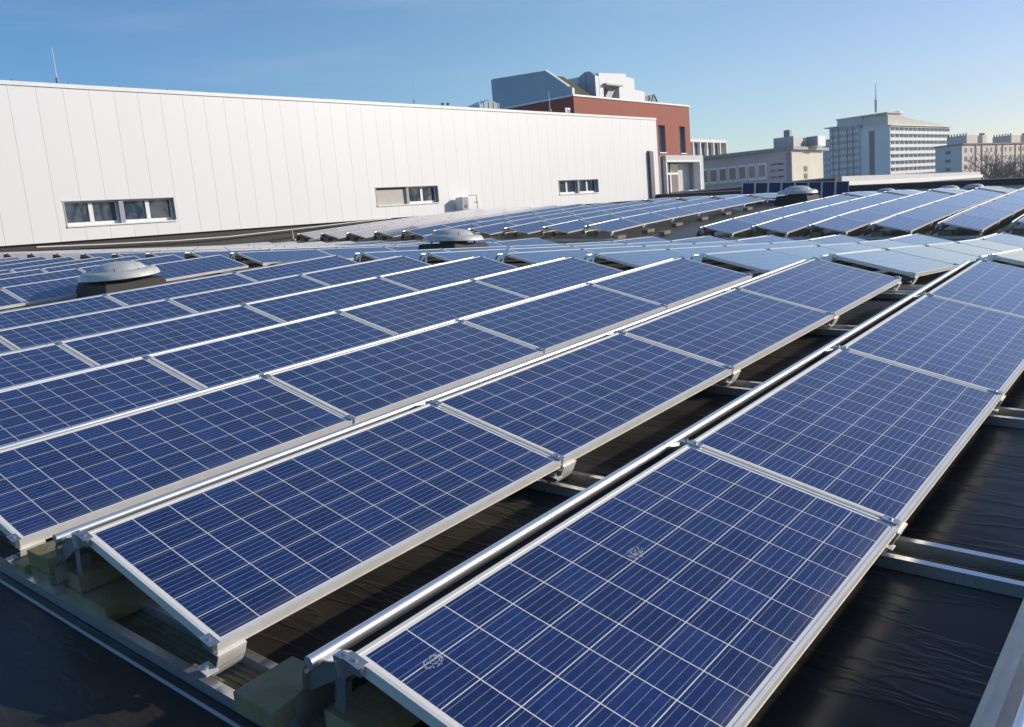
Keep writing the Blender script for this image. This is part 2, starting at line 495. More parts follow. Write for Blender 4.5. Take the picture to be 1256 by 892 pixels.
# bracket under the high edge: clamp block, sloping arm to the deflector, post on the rail (axes of the facet, origin at the high edge)
hb = MB()
hb.box(-0.030, 0.0, -0.012, 0.040, HZ - 0.05, HZ + 0.004)
hb.prism([(0.03, HZ - 0.012), (0.105, 0.165), (0.135, 0.150), (0.175, 0.06), (0.165, 0.05), (0.02, HZ - 0.06)], -0.034, -0.031, DFN)
hb.prism([(0.03, HZ - 0.012), (0.125, 0.162), (0.125, 0.158), (0.03, HZ - 0.016)], -0.031, 0.03, DFN)
hb.prism([(0.00, HZ - 0.05), (0.035, HZ - 0.05), (0.062, 0.03), (0.025, 0.02)], -0.028, -0.025, DFN)
hb.prism([(0.036, HZ - 0.05), (0.039, HZ - 0.05), (0.067, 0.03), (0.064, 0.03)], -0.028, 0.03, DFN)
hb.tube([(-0.014, 0.01, HZ + 0.004), (-0.014, 0.01, HZ + 0.014)], 0.007, 6)
ME_high = hb.mesh('high_bracket', M_sheet)

ORD = ['first', 'second', 'third', 'fourth', 'fifth', 'sixth', 'seventh', 'eighth', 'ninth', 'tenth', 'eleventh', 'twelfth', 'thirteenth', 'fourteenth', 'fifteenth', 'sixteenth', 'seventeenth']


def facet(x, y, z, a):
    """axes of a roof facet whose rows climb at angle a (roof frame)"""
    return MF @ Matrix(((math.cos(a), 0, -math.sin(a), x), (0, 1, 0, y), (math.sin(a), 0, math.cos(a), z), (0, 0, 0, 1)))


TILT = Matrix(((1, 0, 0, 0), (0, math.cos(TH), -math.sin(TH), -W * math.cos(TH)), (0, math.sin(TH), math.cos(TH), 0), (0, 0, 0, 1)))
ITILT = TILT.inverted()


def in_view(m, mg=40):
    ins = False
    for lx in (0, LP / 2, LP):
        for ly in (0, W / 2, W):
            p = pix(m @ Vector((lx, ly, 0)))
            if p and -mg < p[0] < 1256 + mg and -mg < p[1] < 892 + mg: ins = True
    return ins


PROTO = {}


def make_panel(m, label, group, detail, last):
    """m: facet matrix at the panel's high edge"""
    mp = m @ TILT
    t = thing('solar_panel', label, 'solar panel', mp, group)
    for nm, me in (('frame', ME_frame), ('cell_sheet', ME_cells)): obj(nm, me, t)
    obj('clamp', ME_clamp, t, T(0, W - 0.05, 0)); obj('clamp', ME_clamp, t, T(0, 0.012, 0))
    if detail:
        obj('low_foot', ME_foot, t, T(0.05, 0.0, 0)); obj('high_bracket', ME_high, t, ITILT @ T(0, 0, 0))
        if last: obj('low_foot', ME_foot, t, T(LP - 0.03, 0, 0)); obj('high_bracket', ME_high, t, ITILT @ T(LP + 0.03, 0, 0)); obj('clamp', ME_clamp, t, T(LP + 0.02, W - 0.05, 0)); obj('clamp', ME_clamp, t, T(LP + 0.02, 0.012, 0))
    return t


# wind deflector section: rounded lip along the top, folded sheet down to the rail
_b = MB(); _b.prism([(0.100 + 0.019 * math.cos(t), 0.181 + 0.019 * math.sin(t)) for t in [2 * PI * i / 28 for i in range(28)]], -0.07, L - 0.076, DFN)
ME_lip = _b.mesh('rounded_lip', M_bead, smooth=True)
_b = MB(); _b.strip([(0.118, 0.176), (0.158, 0.125), (0.170, 0.06), (0.215, 0.02), (0.222, -0.05), (0.255, -0.075), (0.262, ZR + 0.06)], -0.055, L - 0.061, DFN, 0.002)
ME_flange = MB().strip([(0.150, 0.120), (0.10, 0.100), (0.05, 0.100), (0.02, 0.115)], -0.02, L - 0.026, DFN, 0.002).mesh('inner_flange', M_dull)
ME_def = _b.mesh('folded_sheet', M_sheet)


def make_deflector(ms, label, group):
    t = thing('wind_deflector', label, 'wind deflector', ms[0], group)
    inv = ms[0].inverted()
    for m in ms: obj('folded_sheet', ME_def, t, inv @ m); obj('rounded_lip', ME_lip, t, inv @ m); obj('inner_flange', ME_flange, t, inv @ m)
    return t


AY = {r: (r - 1) * D for r in range(1, 8)}; AZ = {r: 0.0 for r in range(1, 8)}
for r, y, z in ((8, 13.10, -0.010), (9, 14.80, -0.011), (10, 16.45, -0.045), (11, 18.0, -0.08), (12, 19.58, -0.08), (13, 21.12, -0.088), (14, 22.71, -0.097), (15, 24.3, -0.10), (16, 25.9, -0.10)):
    AY[r] = y; AZ[r] = z
DY = {8: (14.02, 0.10), 9: (15.73, 0.095), 10: (17.41, 0.088), 11: (19.11, 0.075), 12: (20.85, 0.05), 13: (22.51, 0.05), 14: (24.13, 0.035), 15: (25.82, 0.015), 16: (27.49, 0.01), 17: (29.12, 0.01)}
for r in range(2, 8): DY[r] = ((r - 1) * D + 0.316, 0.0)
BY = {}
for r in range(1, 17):
    a = AY[r]; c = DY.get(r, (a, 0))[0] if r > 1 else a
    BY[r] = (a + (c - a) * (0.0 if r < 8 else 0.35), AZ.get(r, 0) * 0.6)


def chain(x, z, angs):
    out = []
    for a in angs:
        out.append((x, z, a)); x += L * math.cos(a); z += L * math.sin(a)
    return out


ROWN = {1: 'front row', 2: 'second row', 3: 'third row', 4: 'fourth row', 5: 'fifth row', 6: 'sixth row', 7: 'seventh row'}
def rown(r): return 'front row' if r == 1 else ORD[r - 1] + ' row'


NP = [0]
def build_row(block, r, y, zo, ch, detail, deflect=True):
    ms = []; k = -1
    for i, (x, z, a) in enumerate(ch):
        m = facet(x, y, z + zo, a)
        if not in_view(m @ TILT): continue
        ms.append((i, m))
    n = len(ms)
    for q, (i, m) in enumerate(ms):
        if block == 'near':
            lab = "dark blue solar panel, %s from the near end of the near array's %s" % (ORD[i], rown(r)) if r < 8 else \
                  'blue solar panel, %s from the right in the %s row behind the black vent' % (ORD[len(ch) - 1 - i], ORD[r - 8])
            grp = 'solar panels of the near array'
        elif block == 'dip':
            lab = 'pale solar panel, %s from left in the %s beyond the ridge' % (ORD[i], rown(r))
            grp = 'solar panels on the slope beyond the ridge'
        elif block == 'far':
            lab = 'pale blue solar panel, %s from left in %s of far right array' % (ORD[i], rown(r - 1))
            grp = 'solar panels of the far right array'
        elif block == 'wall':
            lab = 'solar panel, %s from left in the %s row from the walkway toward white wall' % (ORD[i], ORD[r - 8])
            grp = 'solar panels of the far array beside the wall'
        else:
            lab = 'pale solar panel peeking over far crest, %s from crest in line with the %s' % (ORD[i], rown(r))
            grp = 'solar panels beyond the far crest'
        t = make_panel(m, lab, grp, detail, i == len(ch) - 1)
        NP[0] += 1
        if block == 'near' and r == 1 and i == 0: FIRST.append(t)
    if deflect and ms:
        nm = {'near': 'near array', 'dip': 'slope beyond the ridge', 'far': 'far right array', 'wall': 'array beside the white wall', 'crest': 'far crest'}[block]
        rr = {'near': r, 'dip': r, 'far': r - 1, 'wall': r - 7, 'crest': r}[block]
        make_deflector([m for _, m in ms], 'silver folded wind deflector behind the %s of the %s' % (rown(rr), nm), 'wind deflectors behind the panel rows')


FIRST = []
for r in range(1, 17):
    ch = chain(0, 0, [0.0] * 4) if r < 8 else chain(-3 * L, 0, [0.0] * 7)
    build_row('near', r, AY[r], AZ[r], ch, r < 8)
# deflector of the row in front, whose panels lie outside the picture
m0 = [facet(x, -D, 0, 0) for x, z, a in chain(0, 0, [0.0] * 4)]
for _i, _m in enumerate(m0): make_panel(_m, 'solar panel of the row right of the lower right corner, %s from its near end' % ORD[_i], 'solar panels of the near array', False, False)
make_deflector(m0, 'silver wind deflector crossing the lower right corner of the roof', 'wind deflectors behind the panel rows')
for r in range(1, 17):
    y, zo = BY[r]
    build_row('dip', r, y, zo, chain(XB, ZB, [A_B, A_B * 1.05, A_B * 1.05, A_B * 0.97, A_B * 0.6]), r < 9)
for r in range(2, 8):
    build_row('far', r, DY[r][0], 0, chain(XC, ZC, [R(1.0), R(0.1), R(-0.2), R(-0.35), R(-0.45), R(-0.4)]), True)
for r in range(8, 18):
    build_row('wall', r, DY[r][0], DY[r][1], chain(XC, ZC, [R(0.9), R(0.1), R(-0.2), R(-0.35), R(-0.45), R(-0.4)]), r < 9)
for r in range(2, 12):
    build_row('crest', r, DY[r][0] + 0.1, DY[r][1], chain(XE, ZE, [R(-2.5), R(-4.5)]), False)

# bird droppings on the first panel
p = FIRST[0]
for (cx, cy, rr, seed, ring) in ((0.145, 0.735, 0.030, 3, True), (1.03, 0.62, 0.036, 8, False)):
    rnd = random.Random(seed); b = MB()
    for i in range(150):
        a = rnd.uniform(0, 2 * PI); q = rr * (rnd.uniform(0.78, 1.05) if ring and i % 3 else rnd.random() ** 0.6)
        if ring and 3.6 < a < 5.2 and i % 2: continue
        s_ = rnd.uniform(0.0005, 0.0022) * (1.8 if i % 17 == 0 else 1)
        an = a + PI / 2 + rnd.uniform(-0.5, 0.5); el = rnd.uniform(0.8, 3.0)
        px_, py_ = cx + q * math.cos(a) * 1.15, cy + q * math.sin(a) * 0.72
        pts = []
        for j in range(7):
            t_ = 2 * PI * j / 7; u_, v_ = s_ * el * math.cos(t_) * rnd.uniform(0.7, 1.2), s_ * math.sin(t_) * rnd.uniform(0.7, 1.2)
            pts.append((px_ + u_ * math.cos(an) - v_ * math.sin(an), py_ + u_ * math.sin(an) + v_ * math.cos(an), -0.0028 + i * 0.000004))
        b.poly(pts)
    obj('bird_dropping', b.mesh('bird_dropping', M_drop), p)

# ------------------------------------------------------------------ mounting rails under the seams
def make_rail(x, y0, y1, a, z, label, base=True):
    m = facet(x, 0, z, a)
    t = thing('mounting_rail', label, 'mounting rail', m @ T(0, y0, 0), 'mounting rails across the panel rows')
    ln = y1 - y0
    if base:
        b = MB(); b.box(0.012, 0.158, 0, ln, ZR + 0.004, ZR + 0.010)
        for i in range(5): b.box(0.024 + i * 0.027, 0.034 + i * 0.027, 0, ln, ZR + 0.010, ZR + 0.016)
        obj('ribbed_tray', b.mesh('ribbed_tray', M_tray), t)
    for x0 in (-0.012, 0.160):
        b = MB(); b.box(x0, x0 + 0.022, 0, ln, ZR + 0.003, ZR + 0.052)
        b.box(x0 - 0.006, x0 + 0.028, 0, ln, ZR + 0.052, ZR + 0.056)
        obj('side_flange', b.mesh('side_flange', M_rail), t)
    return t


for k, w_ in enumerate(('at the near ends of the rows', 'under the first panel joints of the near array', 'under the second panel joints of the near array', 'under the third panel joints of the near array', 'at the ridge ends of the near rows')):
    make_rail(k * L - 0.035 - (0.17 if k == 4 else 0), -2.3, 6 * D + 0.5, 0, 0, 'aluminium channel rail with ribbed floor ' + w_)
make_rail(XB - 0.03, -1.2, 6 * D + 0.5, A_B, ZB, 'aluminium rail just beyond the ridge under the sloping rows')
make_rail(XC - 0.25, -1.0, 6 * D + 0.9, 0, ZC, 'long pale rail along the front of the far right array')
make_rail(XC - 0.25, 12.6, 30, 0, ZC, 'long pale rail along the front of the array beside the wall')
make_rail(4 * L - 0.2, 12.0, 27, 0, 0, 'aluminium rail at the ridge ends of the rows behind the vent')

# thin cable along the near ends
tag(obj('cable', MB().tube([Fp(-0.095, y, ZR + 0.012 + 0.002 * math.sin(y * 3)) for y in [-2.5 + 0.5 * i for i in range(40)]], 0.0065, 6).mesh('cable', M_grey, smooth=True)),
    'thin grey cable lying along the near ends of the rows', 'cable')

# ------------------------------------------------------------------ concrete ballast
ME_blk = MB().box(0, 0.23, 0, 0.20, 0, 0.075).mesh('ballast_block', M_block, bevel=0.006)
ME_slab = MB().box(0, 0.48, 0, 0.20, 0, 0.10).mesh('ballast_slab', M_slab, bevel=0.006)


def block(x, y, z, label, rot=0, me=None, group='concrete ballast blocks'):
    o = obj('ballast_block' if me is None else 'ballast_slab', me or ME_blk, None, MF @ T(x, y, z) @ Matrix.Rotation(rot, 4, 'Z'))
    tag(o, label, 'concrete block' if me is None else 'concrete slab', group)


zb = ZR + 0.017
block(-0.085, 0.305, ZR + 0.058, 'mossy concrete block behind the front row deflector, beside the open channel', 0.02)
block(-0.005, -0.03, ZR + 0.070, 'concrete block tucked under the high corner of the nearest panel', -0.03)
block(-0.02, 0.105 + D, zb, 'lower block of the stack under the second row corner', 0.02)
block(-0.015, 0.11 + D, zb + 0.076, 'upper concrete block of the stack under the second row corner', -0.02)
block(-0.02, -0.10 + D, zb, 'single wet concrete block beside the stack under the second row', 0.03)
block(-0.02, 0.40 + D, zb, 'lower concrete block of the stack behind the second row deflector', 0.0)
block(-0.01, 0.41 + D, zb + 0.076, 'upper concrete block of the stack behind the second row deflector', 0.03)
block(-0.04, 0.62 + D, zb, 'concrete block under the low corner of the third row', 0.02)
for k in range(0, 5):
    for r in (3, 4, 5, 6, 7):
        pass
# pale slabs under the low edge nearest the walkway of the far array, one at each joint
xs = chain(XC, ZC, [R(0.9), R(0.1), R(-0.2), R(-0.35), R(-0.45), R(-0.4)])
yl = DY[8][0] - W * math.cos(TH)
for i in range(6):
    x = XC + L * i + (0.1 if i == 0 else -0.05)
    block(x, yl - 0.16, ZC + ZR + 0.01, 'pale concrete slab under the low edge, %s from the left in its line' % ORD[i], 0.0, ME_slab, 'ballast slabs along the walkway')
block(XC + 1.3, yl - 1.15, ZC + ZR + 0.01, 'lone pale concrete slab lying on the walkway between the far arrays', 0.1, ME_slab, 'ballast slabs along the walkway')
# slabs by the first gap
block(3.55, AY[8] - W - 0.15, ZR + 0.01, 'pale concrete slab left of the nearest vent, by the low edge', 0.15, ME_slab, 'ballast slabs by the nearest vent')
block(7.55, AY[8] - W - 0.28, ZR + 0.03, 'pale slab on the ridge, lower of the pair right of the nearest vent', 0.0, ME_slab, 'ballast slabs by the nearest vent')
block(8.45, AY[8] - W - 0.05, ZR + 0.02, 'pale slab on the ridge, upper of the pair right of the nearest vent', 0.0, ME_slab, 'ballast slabs by the nearest vent')
# dark blocks at the open ends of the sloping rows
for r in range(2, 9):
    y, zo = BY[r]
    mm = facet(XB, y, ZB + zo, A_B)
    for q, (dx, dy, dz) in enumerate(((0.02, -0.14, 0.02), (0.03, -0.40, 0.02))):
        o = obj('ballast_block', ME_blk, None, mm @ T(dx, dy, ZR + dz))
        tag(o, 'dark concrete block in the open end of the %s beyond the ridge, %s' % (rown(r), 'upper one' if q == 0 else 'lower one'), 'concrete block', 'concrete ballast blocks')
for r in list(range(2, 8)) + list(range(8, 18)):
    y, zo = DY[r]
    mm = facet(XC, y, ZC + zo, R(0.9))
    o = obj('ballast_block', ME_blk, None, mm @ T(0.02, -0.20, ZR + 0.02) @ Matrix.Diagonal((1, 1.5, 2.0, 1)))
    tag(o, 'dark concrete block in the open end of %s, %s' % (rown(r - 1) if r < 8 else rown(r - 7), 'far right array' if r < 8 else 'array by the wall'), 'concrete block', 'concrete ballast blocks')

# ------------------------------------------------------------------ roof vents
def make_vent(m, label, s=1.0, zc=0.0):
    t = thing('roof_vent', label, 'roof vent', m @ Matrix.Scale(s, 4), 'domed roof vents')
    b = MB()
    lo, hi = 0.66, 0.55
    prof = [(-lo, -lo), (lo, -lo), (lo, lo), (-lo, lo)]
    n = 0
    rings = [(0.60, ZR - 0.05), (0.57, ZR + 0.05), (0.545, 0.05), (0.515, 0.185), (0.485, 0.20)]
    for (h, z) in rings: b.v += [(-h, -h, z), (h, -h, z), (h, h, z), (-h, h, z)]
    for i in range(len(rings) - 1):
        for j in range(4):
            b.f.append((i * 4 + j, i * 4 + (j + 1) % 4, i * 4 + 4 + (j + 1) % 4, i * 4 + 4 + j))
    e = (len(rings) - 1) * 4; b.f.append((e, e + 1, e + 2, e + 3))
    obj('curb', b.mesh('curb', M_curb, bevel=0.012), t)
    nb = MB(); nb.lathe([(0.30, 0.18), (0.30, 0.32)], 24); obj('throat', nb.mesh('throat', M_dgrey, smooth=True), t)
    hd = MB(); hd.lathe([(0.36, 0.275), (0.635, 0.250), (0.652, 0.258), (0.630, 0.315), (0.585, 0.362), (0.52, 0.372), (0.44, 0.376), (0.425, 0.395), (0.36, 0.450), (0.24, 0.488), (0.10, 0.502), (0.01, 0.504)], 40)
    obj('hood', hd.mesh('hood', M_dome, smooth=True), t)
    for q in range(4):
        a = PI / 4 + q * PI / 2 + 0.4
        obj('stay', MB().tube([(0.50 * math.cos(a), 0.50 * math.sin(a), 0.18), (0.50 * math.cos(a), 0.50 * math.sin(a), 0.28)], 0.018, 6).mesh('stay', M_dgrey), t)
    for q in range(8):
        a = q * PI / 4 + 0.2
        obj('bolt', MB().tube([(0.50 * math.cos(a), 0.50 * math.sin(a), 0.37), (0.50 * math.cos(a), 0.50 * math.sin(a), 0.395 + (0.04 if q == 5 else 0))], 0.009, 6).mesh('bolt', M_dgrey), t)
    return t


make_vent(facet(5.22, 11.75, -0.03, 0), 'weathered domed roof vent on a black curb, nearest and largest of the vents', 0.93)
make_vent(facet(13.55, 12.3, -0.52, A_B), 'domed roof vent on a black curb beyond the ridge, in the middle of the roof', 1.12)
make_vent(facet(35.1, 12.3, ZE - 0.12, R(-2)), 'small domed roof vent with black curb in front of the standing panels', 1.30)

# flat skylight domes near the far parapet
def sky_dome(px, py, dist, wpx, hpx, label):
    p_ = at(px, py, dist); rr = wpx / 2 / FPX * dist; hh = hpx / FPX * dist
    t = thing('skylight_dome', label, 'skylight', T(p_.x, p_.y, p_.z), 'far skylight domes')
    obj('dome', MB().lathe([(rr, 0), (rr * 0.98, hh * 0.35), (rr * 0.8, hh * 0.75), (rr * 0.45, hh * 0.97), (0.02, hh)], 24).mesh('dome', M_lgrey, smooth=True), t)
    q_ = MF.inverted() @ p_
    drop = (MF @ Vector((q_.x, q_.y, roof_z(q_.x)))).z - p_.z - 0.05
    obj('curb', MB().lathe([(rr * 0.9, drop), (rr * 0.9, 0.0)], 24).mesh('curb', M_dgrey, smooth=True), t)


sky_dome(1086, 239, 42, 23, 7, 'pale skylight dome behind the panel rows, leftmost of the three far domes')
sky_dome(1163, 234, 50, 22, 5.5, 'pale skylight dome before the dark parapet, middle of the three far domes')
sky_dome(1194, 231, 54, 20, 4.5, 'flat pale skylight dome near the low white building end, rightmost of three')

# ------------------------------------------------------------------ standing dark panels at the end of the roof
sdist = 57
pl, pr = at(910.5, 224.3, sdist), at(1042, 222.3, sdist)
for i in range(8):
    a = pl.lerp(pr, i / 8); b2 = pl.lerp(pr, (i + 1) / 8)
    ex = (b2 - a); wd = ex.length; ex.normalize()
    up = Vector((0, 0, 1)); up = (up - ex * up.dot(ex)).normalized(); nn = ex.cross(up)
    if nn.x > 0: nn = -nn
    up2 = (up * math.cos(R(20)) - nn * math.sin(R(20))).normalized(); n2 = ex.cross(up2)
    ht = 1.75
    o0 = a - up2 * ht
    m = Matrix(((ex.x, up2.x, n2.x, o0.x), (ex.y, up2.y, n2.y, o0.y), (ex.z, up2.z, n2.z, o0.z), (0, 0, 0, 1)))
    t = thing('standing_panel', 'dark upright solar panel, %s from the left in the standing line by the office' % ORD[i], 'solar panel', m, 'upright solar panels at the roof end')
    w1 = wd - 0.02
    if i == 0:
        SP_f = MB().box(0, 0.05, 0, ht, -0.02, 0.02).box(w1 - 0.03, w1, 0, ht, -0.02, 0.02).box(0.05, w1 - 0.03, ht - 0.04, ht, -0.02, 0.02).box(0.05, w1 - 0.03, 0, 0.04, -0.02, 0.02).mesh('standing_frame', M_alu)
        sm = NT('dark standing cells'); sp = sm.n('ShaderNodeSeparateXYZ'); sm.l(sm.coord('Object'), sp.inputs[0])
        ln_ = sm.math('LESS_THAN', sm.math('ABSOLUTE', sm.math('SUBTRACT', sm.math('FRACT', sm.math('MULTIPLY', sp.outputs[0], 6.6)), 0.5)), 0.06)
        sm.set('Base Color', sm.mix(ln_, (0.012, 0.018, 0.075), (0.10, 0.12, 0.2))); sm.set('Roughness', 0.3)
        SP_c = MB().box(0.05, w1 - 0.03, 0.04, ht - 0.04, -0.012, 0.012).mesh('standing_cells', sm.m)
        SP_l = MB().tube([(0.1, 0.2, 0.0), (0.1, 0.2, 0.6), ], 0.03, 6).mesh('prop', M_rail)
    obj('frame', SP_f, t); obj('cell_sheet', SP_c, t)

# ------------------------------------------------------------------ the long white building
YW = 33.0
WX0, WX1, WZ0, WZ1 = -8.0, 59.7, 1.93, 8.0
holes = [(13.70, 18.26, 2.50, 3.45), (29.82, 34.50, 2.62, 3.56), (46.25, 50.98, 2.70, 3.62)]
wb_ = thing('white_building', 'long white building with vertical metal cassettes and three strip windows', 'building', T(0, YW, WZ0))
IW = T(0, -YW, -WZ0)


def wtop(x): return 7.86 + (8.12 - 7.86) * max(0, (x - 15)) / 44.0


b = MB()
xs_ = [WX0] + [v for h in holes for v in h[:2]] + [WX1]
for i in range(len(xs_) - 1):
    x0, x1 = xs_[i], xs_[i + 1]
    h = [q for q in holes if q[0] == x0]
    n = max(1, int((x1 - x0) / 3))
    for j in range(n):
        xa, xb = x0 + (x1 - x0) * j / n, x0 + (x1 - x0) * (j + 1) / n
        if h:
            b.quad((xa, YW, WZ0), (xb, YW, WZ0), (xb, YW, h[0][2]), (xa, YW, h[0][2]))
            b.quad((xa, YW, h[0][3]), (xb, YW, h[0][3]), (xb, YW, wtop(xb)), (xa, YW, wtop(xa)))
        else:
            b.quad((xa, YW, WZ0), (xb, YW, WZ0), (xb, YW, wtop(xb)), (xa, YW, wtop(xa)))
b.quad((WX1, YW, WZ0), (WX1, YW + 25, WZ0), (WX1, YW + 25, wtop(WX1)), (WX1, YW, wtop(WX1)))
b.quad((WX0, YW, -12), (WX0, YW + 25, -12), (WX0, YW + 25, wtop(WX0)), (WX0, YW, wtop(WX0)))
obj('wall', b.mesh('white_wall', M_wall), wb_, IW)
b = MB(); b.quad((WX0, YW + 0.1, 7.7), (WX1, YW + 0.1, 7.9), (WX1, YW + 25, 7.9), (WX0, YW + 25, 7.7)); obj('roof_deck', b.mesh('roof_deck', M_grey), wb_, IW)
b = MB()
for i in range(20):
    xa, xb = WX0 + (WX1 - WX0) * i / 20, WX0 + (WX1 - WX0) * (i + 1) / 20
    za_, zb_ = wtop(xa), wtop(xb)
    b.v += [(xa, YW - 0.05, za_ - 0.10), (xa, YW + 0.3, za_ - 0.10), (xa, YW + 0.3, za_ + 0.05), (xa, YW - 0.05, za_ + 0.05),
            (xb, YW - 0.05, zb_ - 0.10), (xb, YW + 0.3, zb_ - 0.10), (xb, YW + 0.3, zb_ + 0.05), (xb, YW - 0.05, zb_ + 0.05)]
    n = len(b.v) - 8
    for f_ in ((0, 4, 7, 3), (3, 7, 6, 2), (0, 1, 5, 4)): b.f.append(tuple(n + q for q in f_))
obj('coping', b.mesh('wall_coping', M_white), wb_, IW)
b = MB(); b.box(WX0, WX1, YW + 0.14, YW + 0.5, -1.0, WZ0 + 0.05); b.quad((WX0, YW + 0.002, WZ0), (WX1, YW + 0.002, WZ0), (WX1, YW + 0.2, WZ0), (WX0, YW + 0.2, WZ0))
obj('plinth', b.mesh('plinth', M_plinth), wb_, IW)
for q in range(24):
    xq = 10.5 + q * 2.05
    obj('coping_clip', MB().box(xq, xq + 0.05, YW + 0.0, YW + 0.04, wtop(xq) + 0.05, wtop(xq) + 0.10).mesh('coping_clip', M_dgrey), wb_, IW)
cpts = []
for (qx, qy) in ((45, 303.2), (130, 299.6), (220, 295.0), (280, 290.4), (360, 281.3), (440, 272.0), (480, 268.0)):
    r_ = ray(qx, qy); t_ = (32.9 - CWy) / r_.y; cpts.append(Vector((CWx, CWy, CWz)) + r_ * t_)
tag(obj('conductor_wire', MB().tube(cpts, 0.022, 6).mesh('conductor_wire', M_white, smooth=True)), 'pale conductor wire running along the dark plinth of the white building', 'wire')
dep = 0.30
for hi_, (x0, x1, z0, z1) in enumerate(holes):
    wn = obj('window', MB().box(x0, x1, YW + 0.001, YW + dep, z0 - 0.05, z0).box(x0, x1, YW + 0.001, YW + dep, z1, z1 + 0.05).box(x0 - 0.05, x0, YW + 0.001, YW + dep, z0, z1).box(x1, x1 + 0.05, YW + 0.001, YW + dep, z0, z1).mesh('window_reveal', M_reveal), wb_, IW)
    obj('sill', MB().box(x0 - 0.02, x1 + 0.02, YW - 0.06, YW + dep - 0.08, z0 - 0.045, z0 + 0.012).mesh('sill', M_white), wn)
    lip = MB().box(x0 - 0.07, x1 + 0.07, YW - 0.025, YW - 0.001, z1, z1 + 0.035).box(x0 - 0.035, x0, YW - 0.02, YW - 0.001, z0, z1).box(x1, x1 + 0.035, YW - 0.02, YW - 0.001, z0, z1)
    obj('trim', lip.mesh('trim', M_lgrey), wn)
    xm = (x0 + x1) / 2
    yf = YW + dep - 0.07
    obj('pier', MB().box(xm - 0.10, xm + 0.10, YW + 0.05, YW + dep, z0 + 0.012, z1).mesh('pier', M_reveal), wn)
    for (a0, a1, kind) in ((x0, xm - 0.10, 'blind' if hi_ == 1 else 'sash'), (xm + 0.10, x1, 'sash')):
        if kind == 'blind':
            obj('blind', MB().box(a0, a1, yf - 0.06, yf + 0.02, z0 + 0.012, z1 - 0.12).mesh('blind', M_beige), wn)
            obj('blind_head', MB().box(a0, a1, yf - 0.02, yf + 0.02, z1 - 0.12, z1).mesh('blind_head', M_dgrey), wn)
            continue
        fr = MB(); fw = 0.07
        am = (a0 + a1) / 2
        fr.box(a0, a1, yf, yf + 0.06, z0 + 0.012, z0 + 0.14); fr.box(a0, a1, yf, yf + 0.06, z1 - 0.06, z1)
        fr.box(a0, a0 + fw, yf, yf + 0.06, z0 + 0.14, z1 - 0.06); fr.box(a1 - fw, a1, yf, yf + 0.06, z0 + 0.14, z1 - 0.06)
        fr.box(am - 0.085, am + 0.085, yf - 0.02, yf + 0.06, z0 + 0.14, z1 - 0.06)
        obj('sash', fr.mesh('sash', M_white), wn)
        for (c0, c1) in ((a0 + fw, am - 0.085), (am + 0.085, a1 - fw)):
            obj('pane', MB().box(c0, c1, yf + 0.025, yf + 0.035, z0 + 0.14, z1 - 0.06).mesh('pane', M_pane), wn)

# dark box added in place of the dark recess slot near the wall's right end
fin = thing('slot_box', 'tall dark grey box standing in for a recess slot, right end of white wall', 'casing', T(58.45, YW, 2.0))
obj('casing', MB().box(-0.34, 0.20, -0.22, -0.005, 0.0, 3.58).mesh('casing', M_dgrey), fin)
obj('cap', MB().prism([(-0.22, 3.582), (-0.005, 3.582), (-0.005, 3.68)], -0.34, 0.20, lambda a, p: (a, p[0], p[1])).mesh('cap', M_grey), fin)


def rod(px, y0, y1, dist_y, rr, label, mat, name='lightning_rod'):
    r0 = ray(px[0], y0); t0 = (dist_y - CWy) / r0.y; p0 = Vector((CWx, CWy, CWz)) + r0 * t0
    r1 = ray(px[1], y1); t1 = (dist_y - CWy) / r1.y; p1 = Vector((CWx, CWy, CWz)) + r1 * t1
    o = thing(name, label, 'lightning rod', T(*p0), None)
    obj('rod', MB().tube([(0, 0, -0.15), (0, 0, (p1 - p0).z)], [rr, rr * 0.5], 6).mesh('rod', mat), o)
    obj('base', MB().lathe([(rr * 3.5, -0.15), (rr * 3.5, 0.02), (rr * 1.2, 0.06)], 10).mesh('rod_base', M_grey), o)


rod((70, 62), 97.0, 58, YW + 0.6, 0.018, 'thin lightning rod on the left part of the white building', M_white)
rod((508, 506), 123.5, 98, YW + 0.6, 0.012, 'faint thin lightning rod above the middle of the white building', M_lgrey)
rod((674.5, 673.5), 134.6, 112, YW + 0.6, 0.028, 'white lightning rod standing before the red and grey building', M_white)
rod((360, 357.7), 294, 282.5, 30.8, 0.03, 'short white lightning rod on a pale foot near the plinth', M_white)

# small things on the wall base and coping
cabm = thing('electrical_cabinet', 'white cabinet with a grey side door at the foot of the wall', 'cabinet', T(35.7, 32.35, 2.05))
obj('body', MB().box(0.0, 1.15, 0, 0.45, 0.05, 0.78).mesh('cabinet_body', M_white, bevel=0.01), cabm)
obj('door', MB().box(0.02, 0.55, -0.03, -0.001, 0.06, 0.77).mesh('cabinet_door', M_reveal), cabm)
obj('grille', MB().lathe([(0.10, 0), (0.10, 0.03)], 16).mesh('grille', M_dgrey), cabm, T(0.32, -0.03, 0.25) @ Matrix.Rotation(R(90), 4, 'X'))
obj('pipe', MB().tube([(0.60, -0.06, 0.84), (1.28, -0.06, 0.84), (1.28, -0.06, 0.0)], 0.025, 6).mesh('pipe', M_grey), cabm)
obj('latch', MB().box(1.15, 1.42, -0.05, 0.0, 0.42, 0.47).mesh('latch', M_dgrey), cabm)
bx = thing('air_unit', 'small white boxed air unit standing before the glazed entrance', 'air unit', T(63.0, 32.2, 1.45))
obj('body', MB().box(0.0, 1.75, 0, 0.8, 0, 1.0).mesh('unit_body', M_white, bevel=0.02), bx)
obj('vent_slot', MB().box(0.2, 0.55, -0.02, -0.001, 0.35, 0.5).mesh('vent_slot', M_dgrey), bx)
